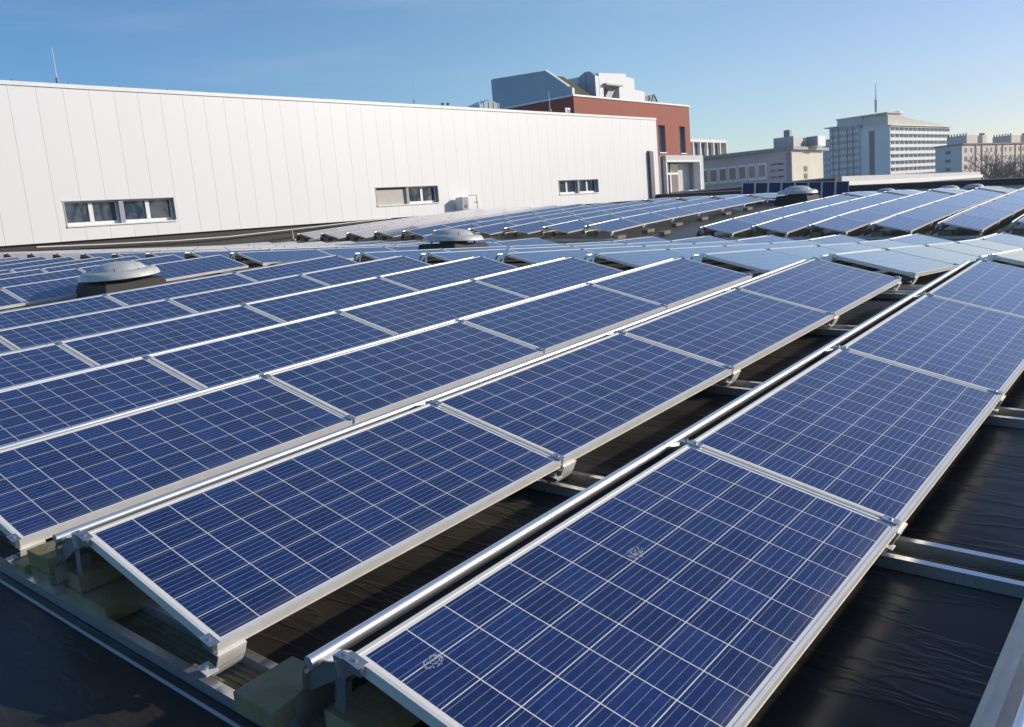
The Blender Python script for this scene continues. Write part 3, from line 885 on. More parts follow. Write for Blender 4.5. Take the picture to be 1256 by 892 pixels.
obj('pipe', MB().tube([(1.5, -0.08, -0.3), (1.5, -0.08, 0.22)], 0.07, 6).mesh('unit_pipe', M_dgrey), bx)
for px_, nmx in ((542.5, 'left'), (549, 'right')):
    r_ = ray(px_, 124.5); p_ = Vector((CWx, CWy, CWz)) + r_ * ((YW + 0.8 - CWy) / r_.y)
    o = thing('roof_cowl', 'tiny dark cowl on the white building roof edge, %s one of a pair' % nmx, 'cowl', T(p_.x, YW + 0.8, p_.z - 0.22), 'tiny cowls on the roof edge')
    obj('stem', MB().tube([(0, 0, -0.5), (0, 0, 0.05)], 0.03, 6).mesh('stem', M_dgrey), o)
    obj('cap', MB().lathe([(0.09, 0.04), (0.1, 0.1), (0.02, 0.14)], 10).mesh('cowl_cap', M_dgrey), o)

# ------------------------------------------------------------------ the red building and what stands on it
YR = 36.0
rx0, rx1, rz1 = 52.95, 71.0, 9.95
red = thing('red_building', 'red brown building with white roof edge and two tall narrow windows', 'building', T(rx0, YR, -12))
IR = T(-rx0, -YR, 12)
wins = [(65.25, 66.45, 5.85, 8.2), (69.0, 70.05, 5.80, 8.2)]
b = MB()
xsr = [rx0] + [v for h in wins for v in h[:2]] + [rx1]
for i in range(len(xsr) - 1):
    x0, x1 = xsr[i], xsr[i + 1]; h = [q for q in wins if q[0] == x0]
    if h:
        b.quad((x0, YR, -12), (x1, YR, -12), (x1, YR, h[0][2]), (x0, YR, h[0][2])); b.quad((x0, YR, h[0][3]), (x1, YR, h[0][3]), (x1, YR, rz1), (x0, YR, rz1))
    else: b.quad((x0, YR, -12), (x1, YR, -12), (x1, YR, rz1), (x0, YR, rz1))
b.quad((rx0, YR, -12), (rx0, YR + 8.6, -12), (rx0, YR + 8.6, rz1), (rx0, YR, rz1)); obj('side_wall', MB().quad((rx1, YR, -12), (rx1, YR + 8.6, -12), (rx1, YR + 8.6, rz1), (rx1, YR, rz1)).mesh('red_side_wall', M_grey), red, IR)  # unseen right side made grey to keep red bounce light off the office
b.quad((rx0, YR + 8.6, -12), (rx1, YR + 8.6, -12), (rx1, YR + 8.6, rz1), (rx0, YR + 8.6, rz1))
obj('wall', b.mesh('red_wall', M_red), red, IR)
obj('roof', MB().quad((rx0, YR, rz1 - 0.15), (rx1, YR, rz1 - 0.15), (rx1, YR + 8.6, rz1 - 0.15), (rx0, YR + 8.6, rz1 - 0.15)).mesh('red_roof', M_grey), red, IR)
b = MB(); b.box(rx0 - 0.08, rx1 + 0.08, YR - 0.08, YR + 0.25, rz1, rz1 + 0.13); b.box(rx0 - 0.08, rx0 + 0.25, YR + 0.25, YR + 8.6, rz1, rz1 + 0.13); b.box(rx1 - 0.25, rx1 + 0.08, YR + 0.25, YR + 8.6, rz1, rz1 + 0.13)
obj('coping', b.mesh('red_coping', M_white), red, IR)
obj('joint', MB().box(61.55, 61.585, YR - 0.006, YR - 0.001, 2, rz1 - 0.01).mesh('joint', M_dgrey), red, IR)
for (x0, x1, z0, z1) in wins:
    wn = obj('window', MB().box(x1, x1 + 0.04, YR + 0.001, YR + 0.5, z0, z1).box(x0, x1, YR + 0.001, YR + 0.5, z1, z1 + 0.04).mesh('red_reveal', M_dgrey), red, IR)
    obj('lit_reveal', MB().box(x0 - 0.04, x0, YR + 0.001, YR + 0.5, z0, z1).mesh('lit_reveal', M_plaster), wn)  # sunlit side put into the colour: white here, dark grey opposite
    obj('sill', MB().box(x0, x1, YR - 0.08, YR + 0.45, z0 - 0.02, z0 + 0.07).mesh('red_sill', M_white), wn)
    obj('pane', MB().box(x0, x1, YR + 0.40, YR + 0.43, z0 + 0.07, z1).mesh('red_pane', glass('tall window glass', (0.26, 0.34, 0.42))), wn)  # sky reflection put into the pale pane colour
    obj('mullion', MB().box(x0 + 0.50, x0 + 0.56, YR + 0.35, YR + 0.43, z0 + 0.07, z1).mesh('mullion', M_dgrey), wn)
# little brackets seen against the red wall, on the white roof edge
for i_, (a0, a1) in enumerate(((723, 727), (728.5, 736))):
    p0 = at(a0, 139, 60); p1 = at(a1, 139, 60)
    o = thing('roof_hatch_rail', 'small white frame on the white roof edge before the red wall, %s of two' % ('left' if i_ == 0 else 'right'), 'rail', T(p0.x, 33.6, 7.9), 'small frames on the roof edge')
    wq = (p1 - p0).length
    obj('frame', MB().box(0, wq, 0, 0.06, 0.55, 0.68).box(0, 0.1, 0, 0.06, 0, 0.55).box(wq * 0.55, wq * 0.55 + 0.1, 0, 0.06, 0, 0.55).mesh('hatch_frame', M_plaster), o)

# blue grey penthouse with sloping green roof
pen = thing('rooftop_penthouse', 'blue grey clad rooftop block with sloping green roof on the red building', 'rooftop block', T(53.3, 36, 9.95))
IP = T(-53.3, -36, -9.95)
prof = [(36.3, 9.97), (36.3, 10.62), (36.75, 10.80), (38.71, 12.26), (44.0, 12.5), (44.0, 9.97)]
b = MB(); b.prism(prof, 53.3, 53.6, lambda a, p: (a, p[0], p[1])); b.prism([(44.0, 9.97), (44.0, 12.5), (44.4, 12.5), (44.4, 9.97)], 53.6, 58, lambda a, p: (a, p[0], p[1]))
obj('side_wall', b.mesh('side_wall', M_zinc), pen, IP)
b = MB(); b.prism([(36.35, 10.30), (38.75, 11.98), (44.0, 12.2), (44.0, 12.0), (38.8, 11.8), (36.35, 10.1)], 53.62, 55.7, lambda a, p: (a, p[0], p[1]))
obj('green_roof', b.mesh('green_roof', M_sedum), pen, IP)
b = MB(); b.prism([(36.72, 10.803), (38.70, 12.265), (38.72, 12.33), (36.70, 10.86)], 53.25, 53.65, lambda a, p: (a, p[0], p[1]))
obj('verge_trim', b.mesh('verge_trim', M_white), pen, IP)
duct = thing('zinc_duct_hood', 'faceted zinc hood left of the white rooftop volume', 'hood', T(57.55, 37.0, 9.95))
b = MB(); b.prism([(0.0, 0.02), (0.0, 1.95), (0.45, 2.36), (0.95, 2.38), (1.65, 2.05), (1.65, 0.75), (1.2, 0.02)], 0.0, 0.5, lambda a, p: (a, p[0], p[1]))
obj('hood', b.mesh('duct_hood', M_zinc), duct)
obj('seam', MB().box(-0.012, -0.001, 0.86, 0.90, 0.05, 2.3).mesh('duct_seam', M_dgrey), duct)
wv = thing('white_rooftop_volume', 'bright white stepped rooftop volume with an open recess on the red building', 'rooftop block', T(58.1, 37.0, 9.95))
b = MB(); st = [(0.0, 0.02), (0.0, 2.2), (4.1, 2.42), (4.1, 2.25), (5.35, 2.15), (5.35, 1.22), (6.95, 1.15), (6.95, 0.02)]
k0, k1 = 0.55, 2.9
b.prism([(0, 0.02), (0, 2.2), (0.55, 2.23), (0.55, 0.02)], 0, 3.5, lambda a, p: (p[0], a, p[1]))
b.prism([(0.55, 1.42), (0.55, 2.23), (2.9, 2.36), (2.9, 1.30)], 0, 3.5, lambda a, p: (p[0], a, p[1]))
b.prism([(2.9, 0.02), (2.9, 2.36), (4.1, 2.42), (4.1, 2.20), (5.35, 2.10), (5.35, 0.02)], 0, 3.5, lambda a, p: (p[0], a, p[1]))
b.prism([(5.35, 0.02), (5.35, 1.22), (6.95, 1.15), (6.95, 0.02)], 0, 3.5, lambda a, p: (p[0], a, p[1]))
obj('volume', b.mesh('white_volume', M_plaster), wv)
obj('recess_back', MB().box(0.55, 2.9, 1.2, 1.3, 0.02, 1.5).mesh('recess_back', M_beige), wv)
b = MB(); b.prism([(0.85, 0.1), (1.75, 0.1), (2.75, 1.25), (1.9, 1.25)], 0.25, 0.30, lambda a, p: (p[0], a, p[1])); obj('leaning_panel', b.mesh('leaning_panel', M_grey), wv)
obj('lintel', MB().box(0.5, 3.0, -0.35, -0.002, 1.28, 1.42).mesh('lintel', M_grey), wv)
# glass skylight with pitched frame
sk = thing('rooftop_skylight', 'glazed pitched skylight at the right of the red building roof', 'skylight', T(65.4, 38, 9.95))
obj('glazing', MB().quad((0, 0, 0.75), (3.0, 0, 1.30), (3.0, 1.6, 1.30), (0, 1.6, 0.75)).quad((3.0, 0, 1.3), (3.9, 0, 0.3), (3.9, 1.6, 0.3), (3.0, 1.6, 1.3)).poly([(0, 0.04, 0.02), (3.9, 0.04, 0.02), (3.9, 0.04, 0.3), (3.0, 0.04, 1.3), (0, 0.04, 0.75)]).mesh('glazing', glass('skylight glass', (0.16, 0.21, 0.24))), sk)
for (a_, b_) in (((0, 0, 0.02), (0, 0, 0.75)), ((0, 0, 0.77), (3.0, 0, 1.32)), ((3.0, 0, 1.32), (3.9, 0, 0.3)), ((2.0, 0, 0.02), (2.2, 0, 1.15)), ((2.2, 0, 0.1), (3.0, 0, 1.3)), ((0.5, 0, 0.8), (1.0, 0, 0.02))):
    obj('frame_bar', MB().tube([a_, b_], 0.04, 5).mesh('frame_bar', M_lgrey), sk)
# glass lantern seen over the white roof, left of the penthouse
p0 = at(588, 131, 62); p1 = at(607, 130, 62)
lan = thing('roof_lantern', 'low glass lantern over the white roof, left of the grey block', 'skylight', T(p0.x, p0.y, p0.z - 0.6))
wl_ = (p1 - p0).length + 1.0
obj('lantern_base', MB().box(0.02, wl_ - 0.02, 0.02, 1.18, 7.6 - (p0.z - 0.6), -0.003).mesh('lantern_base', M_grey), lan)
obj('glazing', MB().prism([(0, 0), (0, 0.75), (0.75, 1.15), (1.3, 0.9), (1.3, 0)], 0, 1.2, lambda a, p: (p[0] * wl_ / 1.3, a, p[1])).mesh('lantern_glazing', glass('lantern glass', (0.25, 0.32, 0.36))), lan)
for q in range(5):
    obj('glazing_bar', MB().box(q * wl_ / 4 - 0.03, q * wl_ / 4 + 0.03, -0.05, -0.002, 0, 0.95).mesh('glazing_bar', M_lgrey), lan)

# entrance canopy between the white wall and the red facade
ent = thing('entrance_porch', 'boxed pale grey entrance porch with glazed white door', 'porch', T(60.1, 33.0, 1.9))
obj('side_cheek', MB().box(-0.05, 0.85, 0.30, 3.0, 0, 3.42).mesh('side_cheek', flat('porch cheek', (0.24, 0.21, 0.195), 0.7)), ent)
b = MB(); b.box(0.86, 7.30, 0.0, 3.0, 3.05, 3.44).box(6.78, 7.30, 0.0, 3.0, 0, 3.05); obj('shell', b.mesh('porch_shell', M_lgrey), ent)
b = MB(); b.box(0.86, 6.76, -0.03, 0.6, 2.90, 3.045).box(0.86, 1.02, 0.0, 0.6, 0, 2.90).box(6.60, 6.765, -0.03, 0.6, 0, 2.90); obj('white_frame', b.mesh('porch_frame', M_white), ent)
obj('back_wall', MB().box(4.55, 6.59, 1.0, 1.1, 0, 2.88).mesh('porch_back', M_lgrey), ent)
b = MB(); b.box(1.03, 4.5, 0.92, 0.99, 1.95, 2.12).box(1.03, 1.2, 0.92, 0.99, 0, 1.95).box(1.85, 2.10, 0.92, 0.99, 0, 1.95).box(3.05, 3.25, 0.92, 0.99, 0, 1.95).box(1.6, 1.66, 0.92, 0.99, 2.12, 2.88).box(3.2, 3.26, 0.92, 0.99, 2.12, 2.88)
obj('door_frame', b.mesh('door_frame', M_white), ent)
obj('glazing', MB().box(1.03, 4.54, 1.0, 1.03, 0, 2.89).mesh('porch_glass', M_pane), ent)

# ------------------------------------------------------------------ office building with the row of windows
oz1 = 5.6
oc = Vector((80.5, 30.5)); ol = Vector((79.0, 39.6)); orr = Vector((89.9, 30.9))
off = thing('office_building', 'two storey office with grey window front and cream gable', 'building', T(oc.x, oc.y, -12))
ex = (ol - oc).normalized()         # along the long shaded front
ey = (orr - oc).normalized()        # along the cream gable
lf, lg_ = 22.0, (orr - oc).length


def OF(s, d, z): return (ex.x * s + ey.x * d, ex.y * s + ey.y * d, z + 12)


b = MB(); b.prism([(0, 0), (lf, 0), (lf, lg_), (0, lg_)], -12, oz1, lambda a, p: OF(p[0], p[1], a))
ow = obj('wall', b.mesh('office_wall', M_office), off)
b = MB(); b.prism([(0.03, -0.012), (0.03, -0.05), (lg_ - 0.02, -0.05), (lg_ - 0.02, -0.012)], -12, oz1 - 0.02, lambda a, p: OF(p[1] , p[0], a))
obj('cream_gable', b.mesh('cream_gable', M_cream), off)
b = MB(); b.prism([(-0.45, -0.5), (lf + 0.4, -0.5), (lf + 0.4, lg_ + 1.0), (-0.45, lg_ + 1.0)], oz1 + 0.004, oz1 + 0.30, lambda a, p: OF(p[0], p[1], a))
obj('roof_slab', b.mesh('office_roof', M_grey), off)
for i in range(7):
    s0 = 2.30 + i * 0.96
    wn = obj('window', MB().prism([(s0 - 0.03, -0.10), (s0 + 0.85, -0.10), (s0 + 0.85, -0.003), (s0 - 0.03, -0.003)], oz1 - 2.55, oz1 - 0.95, lambda a, p: OF(p[0], p[1], a)).mesh('office_window', M_white), off)
    obj('pane', MB().prism([(s0 + 0.10, -0.13), (s0 + 0.72, -0.13), (s0 + 0.72, -0.103), (s0 + 0.10, -0.103)], oz1 - 2.25, oz1 - 1.15, lambda a, p: OF(p[0], p[1], a)).mesh('office_pane', glass('office glass', (0.17, 0.20, 0.21), 0.15)), wn)
for i in range(7):
    s0 = 2.30 + i * 0.96
    wn = obj('window', MB().prism([(s0 - 0.03, -0.10), (s0 + 0.85, -0.10), (s0 + 0.85, -0.003), (s0 - 0.03, -0.003)], oz1 - 5.8, oz1 - 4.45, lambda a, p: OF(p[0], p[1], a)).mesh('office_window', M_white), off)
    obj('pane', MB().prism([(s0 + 0.10, -0.13), (s0 + 0.72, -0.13), (s0 + 0.72, -0.103), (s0 + 0.10, -0.103)], oz1 - 5.6, oz1 - 4.65, lambda a, p: OF(p[0], p[1], a)).mesh('office_pane', M_pane), wn)
b = MB()
for q in range(9):
    b.prism([(0.55, -0.07), (1.95, -0.07), (1.95, -0.003), (0.55, -0.003)], oz1 - 1.35 - q * 0.6, oz1 - 1.05 - q * 0.6, lambda a, p: OF(p[0], p[1], a))
lv = obj('stair_louvres', b.mesh('stair_louvres', M_lgrey), off)
b = MB()
for q in range(9):
    for k in range(2):
        b.prism([(0.62 + k * 0.68, -0.09), (1.2 + k * 0.68, -0.09), (1.2 + k * 0.68, -0.072), (0.62 + k * 0.68, -0.072)], oz1 - 1.30 - q * 0.6, oz1 - 1.12 - q * 0.6, lambda a, p: OF(p[0], p[1], a))
obj('louvre_glass', b.mesh('louvre_glass', M_pane), lv)
obj('lilac_panel', MB().prism([(0.02, -0.03), (0.42, -0.03), (0.42, -0.003), (0.02, -0.003)], -6, oz1 - 0.25, lambda a, p: OF(p[0], p[1], a)).mesh('lilac_panel', flat('lilac panel', (0.33, 0.29, 0.38), 0.7)), off)
for q in range(3):
    wn = obj('window', MB().prism([(3.55, -0.09), (4.55, -0.09), (4.55, -0.052), (3.55, -0.052)], oz1 - 2.05 - q * 0.70, oz1 - 1.55 - q * 0.70, lambda a, p: OF(p[1], p[0], a)).mesh('gable_window', M_dgrey), off)
pipe_b = MB().tube([OF(-0.10, -0.08, -12), OF(-0.10, -0.08, oz1 - 0.1)], 0.06, 6); obj('drainpipe', pipe_b.mesh('drainpipe', M_lgrey), off)
# plant on the office roof
p0 = at(964, 186, 90)
ph = thing('rooftop_plant_room', 'grey plant room with a chimney on the office roof', 'plant room', T(p0.x, p0.y, oz1 + 0.3))
obj('room', MB().box(-0.3, 2.2, -0.9, 1.1, 0, 1.05).mesh('plant_room', M_lgrey), ph)
obj('chimney', MB().box(0.55, 1.2, -0.2, 0.4, 1.05, 1.75).mesh('plant_chimney', M_grey), ph)
for q, (a0, a1, hh) in enumerate(((977.5, 987, 0.95), (987.5, 1004.5, 1.0))):
    pa = at(a0, 186, 92); pb_ = at(a1, 186, 92); wq = (pb_ - pa).length
    o = thing('rooftop_air_handler', ('narrow' if q == 0 else 'wide') + ' grey and white air handler on the office roof edge', 'air handler', T(pa.x + 0.4, pa.y, oz1 + 0.3))
    obj('casing', MB().box(0, wq * 1.6, -wq * 0.9, 0, 0, hh).mesh('handler_casing', M_white), o)
    obj('intake', MB().box(-0.02, -0.001, -wq * 0.8, -0.05, 0.05, hh - 0.05).mesh('handler_intake', M_grey), o)
# brown strip roof in front of the office, left of the standing panels
bs = thing('low_brown_wall', 'low reddish brown wall left of the standing panels, before the office', 'wall', T(62.0, 20.0, -12))
obj('wall', MB().box(0, 0.6, 0, 13, 0, 14.2).mesh('low_wall', M_brick), bs)
obj('wall_coping', MB().box(-0.05, 0.65, -0.05, 13.05, 14.2, 14.28).mesh('low_wall_coping', M_brick), bs)

# white gridded building behind
wg0 = at(849, 171, 150); wg = thing('white_grid_building', 'white framed building with open square bays far behind the porch', 'building', T(126, wg0.y, -12))
zt = wg0.z + 12
b = MB(); zr_ = [zt - 6.7, zt - 3.35, zt - 0.05]
for z in zr_: b.box(0, 17.8, -0.5, 0.0, z - 0.45, z + 0.05)
for i in range(8): b.box(17.8 - i * 2.5 - 0.35, 17.8 - i * 2.5, -0.5, 0, 0, zt - 0.5)
obj('grid_frame', b.mesh('grid_frame', M_plaster), wg)
obj('wall', MB().box(0, 17.8, 0.9, 12, 0, zt - 0.3).mesh('grid_wall', flat('bay walls', (0.52, 0.47, 0.40), 0.8)), wg)
obj('side_wall', MB().box(17.5, 17.8, 0.01, 12, 0, zt - 0.1).box(0, 17.49, 0.01, 12, zt - 0.28, zt - 0.06).mesh('grid_side', M_plaster), wg)
for i in range(7):
    for j in range(2):
        obj('window', MB().box(17.8 - i * 2.5 - 1.9, 17.8 - i * 2.5 - 0.9, 0.84, 0.895, zr_[j] + 0.3, zr_[j + 1] - 0.6).mesh('bay_window', M_dgrey), wg)

# long low white building
lw = thing('low_white_building', 'long low white clad hall with bright eaves band beyond the parapet', 'building', T(63.8, 19.8, -12))
lz = 14.4
vx = Vector((143.0 - 63.6, 25.7 - 19.7, 0)).normalized(); ang = math.atan2(vx.y, vx.x)
ml = Matrix.Rotation(ang, 4, 'Z')
obj('wall', MB().box(0.02, 76, 0.25, 14, 0, lz - 0.75).mesh('hall_wall', M_cream), lw, ml)
obj('eaves_band', MB().box(0, 76, 0.0, 0.24, lz - 0.85, lz - 0.42).mesh('eaves_band', M_plaster), lw, ml)
obj('fascia', MB().box(0.0, 76, 0.30, 14, lz - 0.415, lz).mesh('fascia', M_lgrey), lw, ml)
obj('gable_side', MB().box(-0.03, -0.001, 0.4, 9, 0, lz - 0.8).mesh('gable_side', M_grey), lw, ml)
obj('end_trim', MB().box(-0.05, 0.25, -0.03, 0.3, 0, lz - 0.45).mesh('end_trim', M_lgrey), lw, ml)

# ------------------------------------------------------------------ far towers
tc = Vector((383.3, 108.0)); tr_ = Vector((448.5, 100.0))
tx = (tr_ - tc).normalized(); ty = Vector((-tx.y, tx.x)); tl = (tr_ - tc).length
tow = thing('tower_block', 'tall pale tower block with rows of white balconies and roof aerial', 'building', T(tc.x, tc.y, -12))
TZ = 38.4


def TF(s, d, z): return (tx.x * s + ty.x * d, tx.y * s + ty.y * d, z)


def tprism(x0, x1, y0, y1, z0, z1): return lambda b: b.prism([(x0, y0), (x1, y0), (x1, y1), (x0, y1)], z0, z1, lambda a, p: TF(p[0], p[1], a))


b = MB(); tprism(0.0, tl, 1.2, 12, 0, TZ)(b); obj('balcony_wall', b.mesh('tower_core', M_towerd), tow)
b = MB(); tprism(-0.2, 0.0, -0.4, 12.0, 0, TZ)(b); obj('end_wall', b.mesh('tower_end', M_tower), tow)
FLH = 2.78
for k in range(13):
    z = TZ - 0.3 - k * FLH
    b = MB(); tprism(0.02, tl + 0.6, -0.6, 1.19, z - 0.25, z)(b); tprism(0.02, tl + 0.6, -0.6, -0.5, z - FLH, z - FLH + 1.05)(b)
    for i in range(14):
        s = 0.6 + i * tl / 14
        if (i * 7 + k * 3) % 5 < 4: tprism(s, s + 2.7, 0.5, 1.18, z - FLH + 0.02, z - 0.27)(b)
    obj('balcony', b.mesh('tower_balcony', M_towerw), tow)
b = MB()
for i in range(15): tprism(i * tl / 14 - 0.12, i * tl / 14 + 0.12, -0.55, 1.15, 0.5, TZ - 0.6)(b)
obj('balcony_fins', b.mesh('balcony_fins', M_towerw), tow)
b = MB(); tprism(-0.6, tl + 1.5, -1.2, 12.0, TZ + 0.003, TZ + 0.35)(b); obj('roof_slab', b.mesh('tower_roof', M_towerw), tow)
b = MB(); b.prism([(0.0, TZ + 0.36), (0.0, TZ + 4.4), (14, TZ + 4.6), (18, TZ + 3.6), (58, TZ + 1.2), (58, TZ + 0.36)], 0.3, 11, lambda a, p: TF(p[0], a, p[1])); obj('penthouse', b.mesh('tower_penthouse', M_cream), tow)
b = MB(); tprism(-0.8, 15, 0.2, 22.5, TZ + 5.21, TZ + 5.6)(b); tprism(0.2, 13.5, 1.0, 10.5, TZ + 4.61, TZ + 5.2)(b); tprism(-0.5, 9, 11.01, 22, TZ + 1.6, TZ + 5.2)(b); obj('roof_house', b.mesh('tower_roof_house', M_lgrey), tow)
b = MB(); tprism(14.5, 19, 1.5, 6, TZ + 5.3, TZ + 6.4)(b); obj('lift_room', b.mesh('lift_room', M_towerw), tow)
b = MB(); tprism(0.0, 0.25, 5.6, 7.9, 0, TZ - 1.2)(b); st_ = obj('stair_strip', MB().prism([(-0.30, 5.9), (-0.21, 5.9), (-0.21, 8.2), (-0.30, 8.2)], 0, TZ - 1.2, lambda a, p: TF(p[0], p[1], a)).mesh('stair_strip', flat('stair strip glass', (0.06, 0.075, 0.10), 0.6)), tow)
# set back wing
b = MB(); tprism(-1.0, 14, 12.01, 25.3, 0, TZ + 2.2)(b); obj('wing_wall', b.mesh('tower_wing', flat('wing wall', (0.40, 0.41, 0.43), 0.8)), tow)
b = MB(); tprism(-2.0, 14.6, 19.5, 27.2, TZ + 2.21, TZ + 2.6)(b); obj('wing_roof', b.mesh('tower_wing_roof', M_lgrey), tow)
for k in range(13):
    b = MB()
    for i in range(10):
        s = 12.5 + i * 1.28
        tprism(-1.12, -1.002, s, s + 0.72, TZ - 1.2 - k * FLH, TZ + 0.3 - k * FLH)(b)
    o = obj('window_band', b.mesh('wing_windows', flat('wing windows %d' % k, (0.85, 0.87, 0.90), 0.4, 0, 0.15, 0.2)), tow)
b = MB()
for s in (14.45, 17.0, 20.8, 23.4): tprism(-1.5, -1.002, s, s + 0.62, 4, TZ + 1.5)(b)
obj('wing_piers', b.mesh('wing_piers', flat('wing piers', (0.17, 0.18, 0.2), 0.7)), tow)
b = MB().tube([TF(3, 6.5, TZ + 6.4), TF(3, 6.5, TZ + 11.5)], 0.55, 6).tube([TF(3, 6.5, TZ + 11.4), TF(3, 6.5, TZ + 18.5)], [0.25, 0.1], 6)
for q in range(5): b.tube([TF(2.0, 6.5, TZ + 8.0 + q * 1.8), TF(4.0, 6.5, TZ + 8.0 + q * 1.8)], 0.10, 5)
obj('aerial', b.mesh('aerial', M_lgrey), tow)
# lower block joined behind the tower, to its left
p0 = at(1009, 172, 440)
lb = thing('grey_flats', 'lower grey block of flats with rows of small windows left of tower', 'building', T(p0.x, p0.y, -12))
hL = p0.z + 12
obj('wall', MB().box(0, 30, -9, 0, 0, hL).mesh('flats_wall', flat('flats wall', (0.45, 0.45, 0.47), 0.8)), lb)
for k in range(11):
    b = MB()
    for i in range(6): b.box(-0.12, -0.002, -8.6 + i * 1.45, -7.9 + i * 1.45, hL - 2.6 - k * 2.9, hL - 1.1 - k * 2.9)
    obj('window_band', b.mesh('flats_windows', flat('flats windows %d' % k, (0.85, 0.86, 0.88), 0.4, 0, 0.15, 0.2)), lb)

# apartment block at the right
ac = Vector((321.4, 67.1)); ar = Vector((381.0, 58.0)); ax_ = (ar - ac).normalized(); ay = Vector((-ax_.y, ax_.x))
apt = thing('apartment_block', 'four storey pinkish apartment block with grey gable behind bare trees', 'building', T(ac.x, ac.y, -12))
AZT = 25.1


def AF(s, d, z): return (ax_.x * s + ay.x * d, ax_.y * s + ay.y * d, z)


def aprism(x0, x1, y0, y1, z0, z1): return lambda b: b.prism([(x0, y0), (x1, y0), (x1, y1), (x0, y1)], z0, z1, lambda a, p: AF(p[0], p[1], a))


b = MB(); aprism(0, 95, 0, 8.5, 0, AZT)(b); obj('wall', b.mesh('apt_wall', M_pink), apt)
b = MB(); aprism(-0.15, -0.01, -0.05, 8.55, 0, AZT)(b); obj('gable', b.mesh('apt_gable', M_grey2), apt)
b = MB(); aprism(-0.6, 95, -0.6, 9, AZT + 0.01, AZT + 0.45)(b); obj('roof_edge', b.mesh('apt_roof', flat('apt roof', (0.28, 0.23, 0.17), 0.9)), apt)
for (s0, nmq) in ((8.0, 1), (50.0, 2)):
    b = MB(); aprism(s0, s0 + 9.5, 1.5, 8.0, AZT + 0.46, AZT + 3.4)(b); aprism(s0 + 14, s0 + 18, 1.5, 8.0, AZT + 0.46, AZT + 3.4)(b)
    rf = obj('roof_house', b.mesh('apt_roof_house', M_pink), apt)
    b = MB()
    for i in range(7): b.tube([AF(s0 + 0.2, 1.8 + i * 0.95, AZT + 3.4), AF(s0 + 0.2, 1.8 + i * 0.95, AZT + 4.1)], 0.22, 6)
    for i in range(4): b.tube([AF(s0 + 13 + i * 1.2, 2.0, AZT + 3.4), AF(s0 + 13 + i * 1.2, 2.0, AZT + 4.1)], 0.25, 6)
    obj('chimney_pots', b.mesh('chimney_pots', M_dgrey), rf)
for k in range(6):
    for i in range(20):
        s = 2.2 + i * 4.6 + (0.5 if i % 3 == 1 else 0)
        ww = 1.4 if i % 3 else 1.9
        b = MB(); aprism(s, s + ww, -0.1, -0.003, AZT - 2.55 - k * 2.8, AZT - 1.1 - k * 2.8)(b)
        obj('window', b.mesh('apt_window', M_dgrey), apt)
    b = MB(); aprism(-0.3, -0.153, 3.6, 5.2, AZT - 2.6 - k * 2.8, AZT - 1.6 - k * 2.8)(b)
    if k < 4: obj('window', b.mesh('apt_gable_window', M_dgrey), apt)
M_pier = flat('brown piers', (0.30, 0.2, 0.15), 0.8)
for s in (11.0, 16.5, 30, 36, 49, 55):
    b = MB(); aprism(s, s + 0.7, -0.25, -0.002, 0, AZT)(b)
    obj('brown_pier', b.mesh('brown_pier', M_pier), apt)

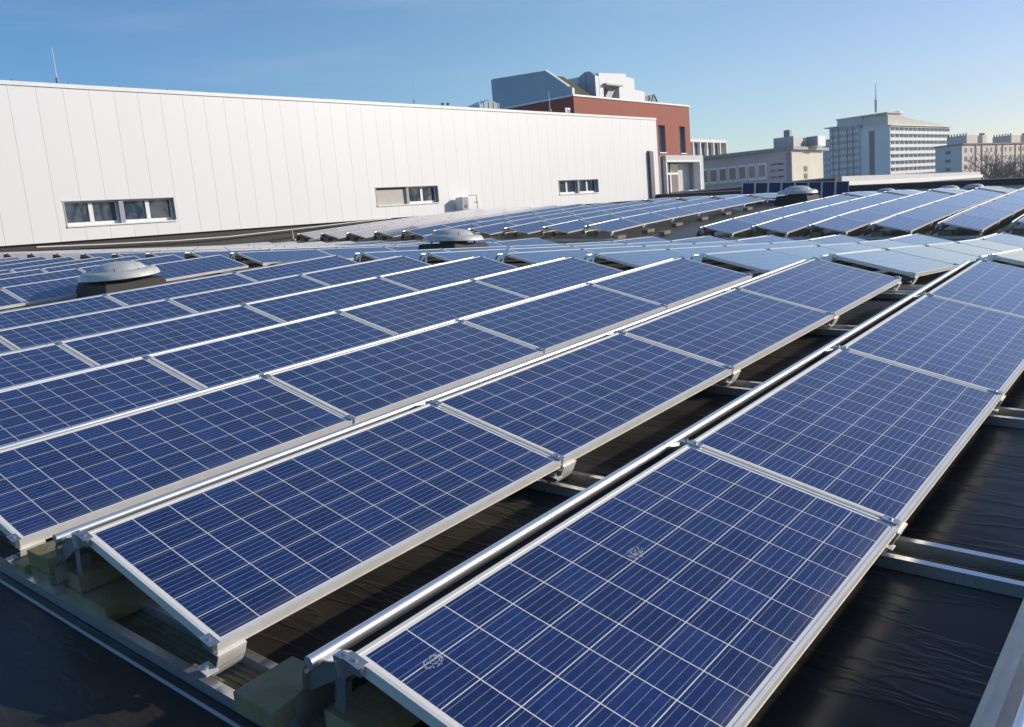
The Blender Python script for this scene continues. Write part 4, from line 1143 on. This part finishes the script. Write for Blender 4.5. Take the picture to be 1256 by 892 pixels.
# ------------------------------------------------------------------ bare trees
def tree_meshes(seed, h):
    rnd = random.Random(seed)
    tr = MB(); cr_ = MB()

    def grow(p, d, ln, r, lvl):
        q = p + d * ln
        mid = p + d * ln * 0.5 + Vector((rnd.uniform(-1, 1), rnd.uniform(-1, 1), rnd.uniform(-0.3, 0.3))) * ln * 0.06
        (tr if lvl < 2 else cr_).tube([p, mid, q], [r, r * 0.85, r * 0.68], 6 if lvl < 2 else 4, cap=False)
        if lvl >= 6: return
        n = 3 if lvl < 3 else rnd.choice((2, 2, 3))
        for i in range(n):
            sp = 0.45 + 0.12 * lvl
            dd = (d + Vector((rnd.uniform(-1, 1), rnd.uniform(-1, 1), rnd.uniform(-0.25, 0.75))) * sp).normalized()
            grow(p + (q - p) * rnd.uniform(0.55, 1.0) if i else q, dd, ln * rnd.uniform(0.66, 0.82), max(0.030, r * rnd.uniform(0.5, 0.68)), lvl + 1)

    grow(Vector((0, 0, 0)), Vector((0, 0, 1)), h * 0.30, h * 0.017, 0)
    return tr.mesh('bare_trunk', M_bark), cr_.mesh('bare_crown', M_bark)


TM = [tree_meshes(s, 19) for s in (11, 23, 37)]


def tree(px, dist, s, k, rz, label, grp):
    p_ = at(px, 215, dist)
    t = thing('bare_tree', label, 'tree', T(p_.x, p_.y, -12) @ Matrix.Rotation(rz, 4, 'Z') @ Matrix.Scale(s, 4), grp)
    obj('trunk', TM[k][0], t); obj('crown', TM[k][1], t)


for i, (px, ds, s) in enumerate(((1194, 200, 0.80), (1206, 190, 0.86), (1219, 205, 1.06), (1229, 190, 0.98), (1241, 200, 0.92), (1254, 190, 0.98), (1266, 195, 1.0))):
    tree(px, ds, s, i % 3, i * 1.3, 'bare leafless tree in the brown thicket before the pinkish apartment block', 'bare trees before the apartment block')
tree(1163, 230, 0.80, 0, 0.4, 'low bare tree before the grey gable of the apartment block', None)
for i, px in enumerate((1126, 1134)):
    tree(px, 250, 0.78, i + 1, i * 2.0, 'low bare tree at the foot of the tower balconies', 'bare trees at the foot of the tower')
# the line of bare trees across the yard, behind the photographer: the strip windows mirror them
for i in range(23):
    t = thing('bare_tree', 'tall bare tree across the yard, mirrored in the strip windows', 'tree', T(34 + i * 6.0, -37 - (i * 37 % 9), -12) @ Matrix.Rotation(i * 0.9, 4, 'Z') @ Matrix.Scale(1.55 + 0.06 * (i % 4), 4), 'trees across the yard')
    obj('trunk', TM[i % 3][0], t); obj('crown', TM[i % 3][1], t)

# ------------------------------------------------------------------ winter haze
hz = MB().box(-60, 620, -90, 260, -13, 62)
hm = bpy.data.materials.new('haze'); hm.use_nodes = True
ht = hm.node_tree; ht.nodes.clear()
ho = ht.nodes.new('ShaderNodeOutputMaterial'); hv = ht.nodes.new('ShaderNodeVolumePrincipled')
hv.inputs['Color'].default_value = (0.86, 0.91, 1.0, 1); hv.inputs['Density'].default_value = 0.00042
ht.links.new(hv.outputs[0], ho.inputs['Volume'])
tag(obj('haze', hz.mesh('haze', hm)), kind='stuff')
